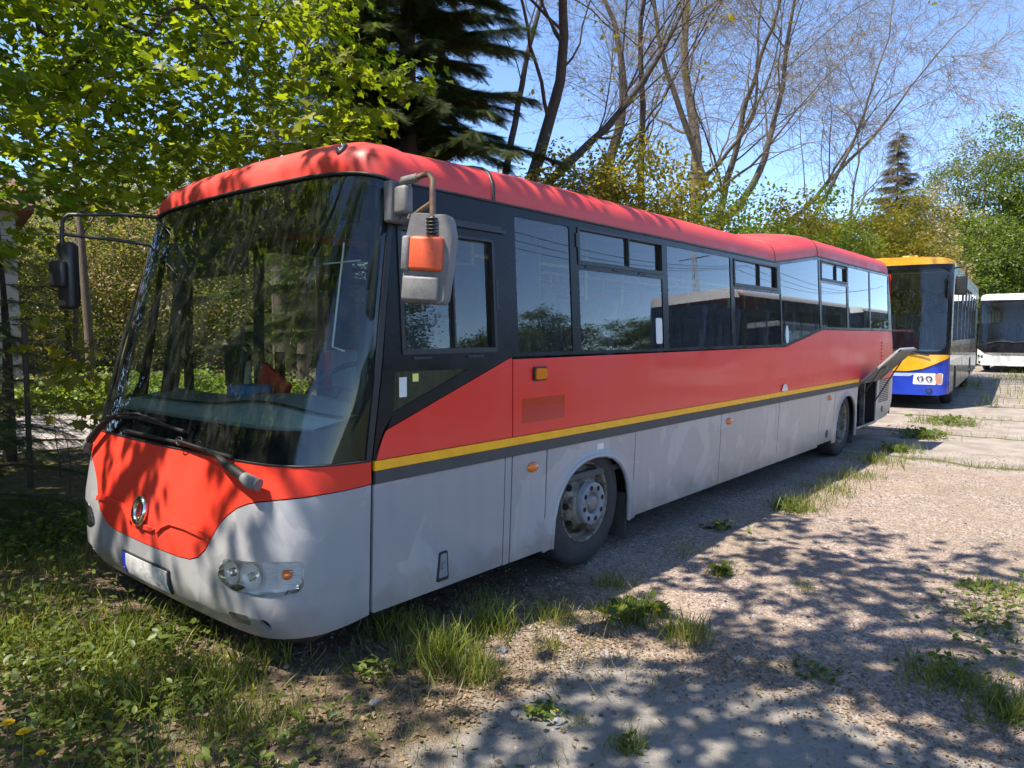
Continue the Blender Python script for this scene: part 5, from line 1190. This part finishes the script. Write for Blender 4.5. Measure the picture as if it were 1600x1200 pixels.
for cx, cy, r, k, h in tufts: b = blob(cx, cy, r, k); pts.append(b); sz.append(rg.uniform(.45, 1.2, k) * h)
for xx in (8.55, 8.75, 11.6, 14.5, 17.4): # joints between the far slabs
    k = 330; y = rg.uniform(-4.6 if xx > 9 else -3, -.6, k); pts.append(np.column_stack([xx + rg.normal(size=k) * .06, y])); sz.append(rg.uniform(.05, .12, k))
scat('grass', BL, 'grass', np.vstack(pts), np.concatenate(sz), label='green grass tufts growing through the gravel and slab joints')
k = 9000; q = np.column_stack([rg.uniform(17, 44, k), rg.uniform(-9, 1.2, k)]); q = q[(np.sin(q[:, 0] * .9) + np.sin(q[:, 1] * 2.3 + q[:, 0] * .5) + rg.normal(size=k) * .5) > .35]
scat('grass', BL, 'grass', q, rg.uniform(.12, .38, len(q)) * 1.1, label='longer grass between the slabs in front of the white coach')
td = [(cx, cy, r * 1.25, int(k * .35), h * .8) for cx, cy, r, k, h in tufts]; pts = []; sz = []
for cx, cy, r, k, h in td: b = blob(cx, cy, r, k); pts.append(b); sz.append(rg.uniform(.4, 1.1, k) * h)
scat('dry_grass', BL, 'drygrass', np.vstack(pts), np.concatenate(sz), lean=1.5, label='dry straw blades round the grass tufts')
# left verge
k = 26000; q = np.column_stack([rg.uniform(-2.2, 2.0, k), rg.uniform(-.35, 5.2, k)]); f_ = np.sin(q[:, 0] * 3.1 + 1) * np.sin(q[:, 1] * 2.7 + .5) + .6 * np.sin(q[:, 0] * 7 + q[:, 1] * 5) + rg.normal(size=k) * .45
lim = q[:, 0] < .05 + .15 * np.sin(q[:, 1] * 4) + np.where(q[:, 1] > 2.6, 2, 0) - np.where(q[:, 1] < .25, .25, 0)
q = q[(f_ > .25) & lim]
scat('grass', BL, 'grass', q, rg.uniform(.05, .17, len(q)), label='short grass on the shady verge in front of the bus')
k = 9000; q = np.column_stack([rg.uniform(-2.0, 1.8, k), rg.uniform(-1.4, 3.6, k)]); f_ = np.sin(q[:, 0] * 4.1) * np.sin(q[:, 1] * 3.7 + 2) + rg.normal(size=k) * .5
q = q[f_ > .5]; scat('dry_grass', BL, 'drygrass', q, rg.uniform(.05, .14, len(q)), lean=1.6, label='straw coloured dry grass on the verge')
# leafy herbs: low rosettes and ivy-like cover
def herb_patch(cx, cy, r, k, h, s, ry=None):
    c_ = blob(cx, cy, r, k, ry); P_ = np.column_stack([c_, gz_(c_) + h * rg.random(k) ** .8]); return P_, rg.uniform(.6, 1.3, k) * s
HP = [(-.62, .95, .42, 930, .14, .045, .5), (-.15, 1.0, .25, 434, .12, .04, .35), (-.75, .45, .3, 558, .12, .04, .3), (-.5, 1.9, .5, 558, .12, .05, .6), (-.35, .35, .2, 450, .09, .035, .25), (-.9, 3.0, .6, 900, .16, .06, .7), (.2, 3.6, .7, 900, .15, .06, .5), (-.75, .05, .15, 250, .07, .035, .15),
      (1.80, -.66, .12, 90, .06, .07), (1.95, -.72, .08, 40, .05, .07), (2.83, -.75, .06, 36, .05, .07), (3.85, -.3, .09, 40, .04, .07), (2.15, -2.2, .2, 130, .06, .04), (2.6, -2.35, .3, 80, .04, .045), (3.1, -2.25, .3, 110, .04, .05), (3.6, -2.2, .25, 90, .04, .05), (1.9, -2.45, .15, 80, .05, .04), (1.75, -1.7, .15, 60, .03, .04), (.6, -.93, .08, 60, .05, .04), (4.95, -.5, .12, 50, .06, .07), (9.2, -.45, .2, 60, .07, .09), (-.1, -.3, .25, 90, .05, .04), (.35, -.1, .12, 80, .06, .045), (-.4, -.35, .2, 120, .07, .04), (1.1, 3.9, .8, 500, .2, .06, .5), (11, -.4, .3, 120, .12, .1), (13.2, -.4, .4, 120, .12, .1), (.62, -1.35, .04, 20, .04, .04)]
Pq = []; Sq = []
for h in HP: a, b = herb_patch(*h); Pq.append(a); Sq.append(b)
Pq = np.vstack(Pq); Sq = np.concatenate(Sq); k = len(Pq); a = rg.uniform(0, 6.283, k)
o = inst('herbs', *OV, Pq, np.column_stack([np.cos(a), np.sin(a), rg.uniform(-.2, .8, k)]), rg.normal(size=(k, 3)) * .4 + np.array([0, 0, 1]), Sq, M['herb']); tag(o, 'low leafy weeds covering the verge and growing in the gravel', 'ground cover', None, 'stuff')
# litter and gravel grains
k = 19000; q = np.column_stack([rg.uniform(-2.2, 2.4, k), rg.uniform(-1.9, 4.5, k)]); keep = (q[:, 1] - .42 * q[:, 0] + rg.normal(size=k) * .35) > -1.0; q = q[keep]
scat('leaf_litter', QD, 'litter', q, rg.uniform(.008, .034, len(q)) , lift=.014, flat=True, label='dry brown leaf litter and bark chips on the soil')
k = 5000; q = np.column_stack([rg.uniform(1.0, 9, k), rg.uniform(-3.2, .6, k)]); scat('leaf_litter', QD, 'litter', q, rg.uniform(.004, .014, k), lift=.004, flat=True, label='small dry scales scattered over the gravel')
k = 34000; u = rg.random(k); q = np.column_stack([.9 + 9 * u ** 1.4, rg.uniform(-3.6, .9, k)]); q = q[(rg.random(k) < .8) & ~((q[:, 0] < 1.5 + rg.normal(size=k) * .12) & (q[:, 1] < -.65))]
OC = ([(1, 0, 0), (0, 1, 0), (-1, 0, 0), (0, -1, 0), (.1, .1, .7), (0, 0, -.5)], [(0, 1, 4), (1, 2, 4), (2, 3, 4), (3, 0, 4)])
scat('gravel', OC, 'pebble', q, rg.uniform(.0025, .0085, len(q)) * rg.choice([1, 1, 1, 1.6], len(q)), lift=.002, flat=True, label='loose pinkish grey gravel on the parking ground')
k = 1500; q = np.column_stack([rg.uniform(-.6, 7, k), rg.uniform(-3.3, .9, k)]); q = q[(np.sin(q[:, 0] * 2.7 + 1) * np.sin(q[:, 1] * 3.3) + rg.normal(size=k) * .4) > .3]
scat('gravel', OC, 'pebble', q, rg.uniform(.008, .018, len(q)), lift=.002, flat=True, label='scattered larger pebbles on the gravel and at the slab edge')
k = 3500; q = np.column_stack([1.5 + rg.normal(size=k) * .22, rg.uniform(-3.0, -.6, k)]); q = np.vstack([q, np.column_stack([rg.uniform(.3, 1.8, 2500), -.62 + rg.normal(size=2500) * .12])])
scat('leaf_litter', QD, 'litter', q, rg.uniform(.006, .022, len(q)), lift=.012, flat=True, label='dry litter gathered along the edge of the worn concrete')
def stone(px, py, r, lab, seed):
    rr = random.Random(seed); bm = bmesh.new(); bmesh.ops.create_icosphere(bm, subdivisions=2, radius=1)
    for v_ in bm.verts:
        d = v_.co; s = 1 + .28 * math.sin(3 * d.x + seed) * math.cos(2.7 * d.y) + rr.uniform(-.08, .08); v_.co = Vector((d.x * s * 1.2, d.y * s * .9, d.z * s * .6)) * r
    bm.verts.index_update(); mb = MB(); mb.add([q.co[:] for q in bm.verts], [[q.index for q in f.verts] for f in bm.faces]); bm.free()
    o = mb.build('stone', M['rock']); o.location = (px, py, gh(px, py) + r * .25); o.rotation_euler = (0, 0, seed); tag(o, lab, 'stone', 'loose stones on the ground'); return o
stone(.60, -1.01, .026, 'grey stone just right of the small dandelions near the bottom edge', 1); stone(.97, -.38, .03, 'grey stone at the edge of the shade between two grass tufts', 2)
stone(1.65, -1.35, .022, 'pale stone beside the weeds on the sunlit concrete', 3); stone(.52, -.84, .018, 'small stone left of the small dandelions', 4); stone(1.95, -1.05, .02, 'small pale stone on the gravel right of the leafy tuft', 5)
stone(.2, -.3, .022, 'small grey stone in the brown leaf litter', 6)
def dandelion(x, y, h, r, lab):
    t = empty('dandelion', (x, y, gh(x, y)), 0, lab, 'flower', 'dandelions in bloom'); mb = MB(); mb.tube([(0, 0, -.01), (.004, .003, h * .6), (.008, .0, h)], .002, 5); mb.build('stem', M['stem'], t)
    mb = MB(); rr = random.Random(int(x * 1000))
    for ring_, (n_, L_, el) in enumerate(((22, 1.0, .12), (18, .8, .5), (12, .5, 1.0))):
        for k in range(n_):
            a = 2 * math.pi * k / n_ + rr.uniform(-.1, .1); d = Vector((math.cos(a) * math.cos(el), math.sin(a) * math.cos(el), math.sin(el))); w_ = Vector((-math.sin(a), math.cos(a), 0)) * r * .10
            c_ = Vector((.008, 0, h)); e = c_ + d * r * L_; mb.add([c_ - w_ * .5, e - w_, e + d * r * .05, e + w_, c_ + w_ * .5], [(0, 1, 2, 3, 4)])
    mb.build('flower_head', M['petal'], t)
    mb = MB(); mb.lathe([(-.010, .002), (-.006, r * .35), (.0, r * .42)], (.008, 0, h), 'z', 10); mb.build('calyx', M['stem'], t)
D = [(-.997, .367, .17, .023, 'big dandelion at the left edge near the bottom corner'), (-.98, .245, .17, .023, 'big dandelion right of the one at the left edge'), (-.958, .142, .12, .016, 'smaller dandelion lowest in the bottom left corner'),
     (3.80, -.27, .05, .02, 'left dandelion of the pair in the shade edge on the gravel'), (3.92, -.34, .05, .02, 'right dandelion of the pair in the shade edge on the gravel'), (.57, -.87, .03, .011, 'leftmost of the three small dandelions by the stone'), (.61, -.94, .035, .012, 'middle one of the three small dandelions by the stone'), (.63, -.975, .03, .011, 'small dandelion nearest the stone'), (1.86, -.79, .05, .014, 'lone dandelion in the leafy tuft between shade and concrete')]
for d in D: dandelion(*d)
# two twigs on the soil
mb = MB(); mb.tube([(-.05, .45, .03), (.1, .35, .035), (.28, .3, .03)], .004, 5); tag(mb.build('stick', M['bark']), 'thin dry stick lying on the shaded soil before the bus', 'stick')

# ------------------------------------------------------------------ what stands opposite and shows in the windows
c1 = copy_tree(wc); c1.location = (15.5, -7.2, 0); c1.rotation_euler = (0, 0, R(-2)); c1['label'] = 'white-roofed coach mirrored in the side windows, nearest to the cab'
c2 = copy_tree(wc); c2.location = (29.5, -7.8, 0); c2.rotation_euler = (0, 0, R(-2)); c2['label'] = 'second white-roofed coach mirrored in the rear side windows'
OP = [(14, -24, 5.5), (22, -27, 7), (31, -26, 6), (42, -30, 7), (55, -30, 8), (70, -34, 9), (8, -22, 6)]
src = [o for o in bpy.data.objects if o.name.startswith('green_tree') and o.get('label', '').startswith(('low bright', 'broad bright'))]
for i, (x, y, h) in enumerate(OP):
    t = copy_tree(src[i % len(src)]); t.location = (x, y, 0); t.rotation_euler = (0, 0, i * 1.3); s = h / 10; t.scale = (s * 1.5, s * 1.5, s * .8); t['group'] = 'trees mirrored in the bus windows'
    t['label'] = ['green tree mirrored in the window behind the cab', 'green tree mirrored low in the second window', 'small green tree mirrored beside the coaches', 'green tree mirrored above the coach roofs', 'tall green tree mirrored in the rear windows', 'tallest green tree mirrored in the rearmost window', "green tree mirrored in the driver's window"][i]
for i, (x, y) in enumerate([(-14.5, 3.5), (-17, 10), (-5.5, 13.5), (-20, 1.5), (-11, 9.5), (-9, 15), (-5.2, 9.6)]):
    t = copy_tree(src[i % 2]); t.location = (x, y, 0); t.rotation_euler = (0, 0, 2 + i); s = [1.15, 1.5, 1.1, 1.7, 1.1, 1.3, .62][i]; t.scale = (s, s, s); t['group'] = 'trees mirrored in the windscreen'
    t['label'] = ['dark tree mirrored in the middle of the windscreen', 'dark tree mirrored at the far side of the windscreen', 'dark tree mirrored at the near side of the windscreen', 'taller dark tree mirrored high in the windscreen', 'dark tree mirrored at the left edge of the windscreen', 'tree mirrored beyond the others in the windscreen', 'small bushy tree mirrored low at the left edge of the windscreen'][i]
FAR = [(-60, 36, 1.15), (40, 40, 1.0), (130, 34, .9), (215, 42, 1.15), (300, 36, .95), (385, 44, 1.1), (470, 37, .95), (560, 43, 1.15), (660, 40, .9), (760, 48, 1.0), (860, 46, .8), (960, 52, .9), (1070, 50, .8), (1180, 54, .9), (1300, 56, .9)]
for i, (px_, d_, s) in enumerate(FAR):
    t = copy_tree(src[i % len(src)]); t.location = spot(px_, d_); t.rotation_euler = (0, 0, 1.1 * i + .4); t.scale = (s * 1.25, s * 1.25, s * .85); t['group'] = 'far green trees behind the thickets'
    t['label'] = ['first','second','third','fourth','fifth','sixth','seventh','eighth','ninth','tenth','eleventh','twelfth','thirteenth','fourteenth','fifteenth'][i] + ' tree from the left in the far green tree line behind the thickets'
pole = empty('power_pole', (48, -21, 0), 0, 'lattice power pole mirrored in the side windows', 'pole')
mb = MB()
for sx_, sy_ in ((-.25, -.25), (.25, -.25), (-.25, .25), (.25, .25)): mb.tube([(sx_, sy_, 0), (sx_ * .4, sy_ * .4, 10)], .035, 5)
for k in range(14):
    z = k * .7; q = .25 * (1 - .06 * k); mb.tube([(-q, -q, z), (q, -q, z + .7)], .02, 4); mb.tube([(-q, q, z), (q, q, z + .7)], .02, 4)
mb.build('mast', M['white'], pole)
mb = MB(); mb.tube([(0, -1.2, 9.2), (0, 1.2, 9.2)], .04, 5); mb.build('crossarm', M['wire'], pole)
for i, y in enumerate((-1.1, 0, 1.1)):
    mb = MB(); mb.tube([(x, y, 9.3 - 1.2 * math.sin(math.pi * ((x + 30) % 40) / 40)) for x in np.linspace(-30, 50, 41)], .018, 4); mb.build('wire', M['wire'], pole)
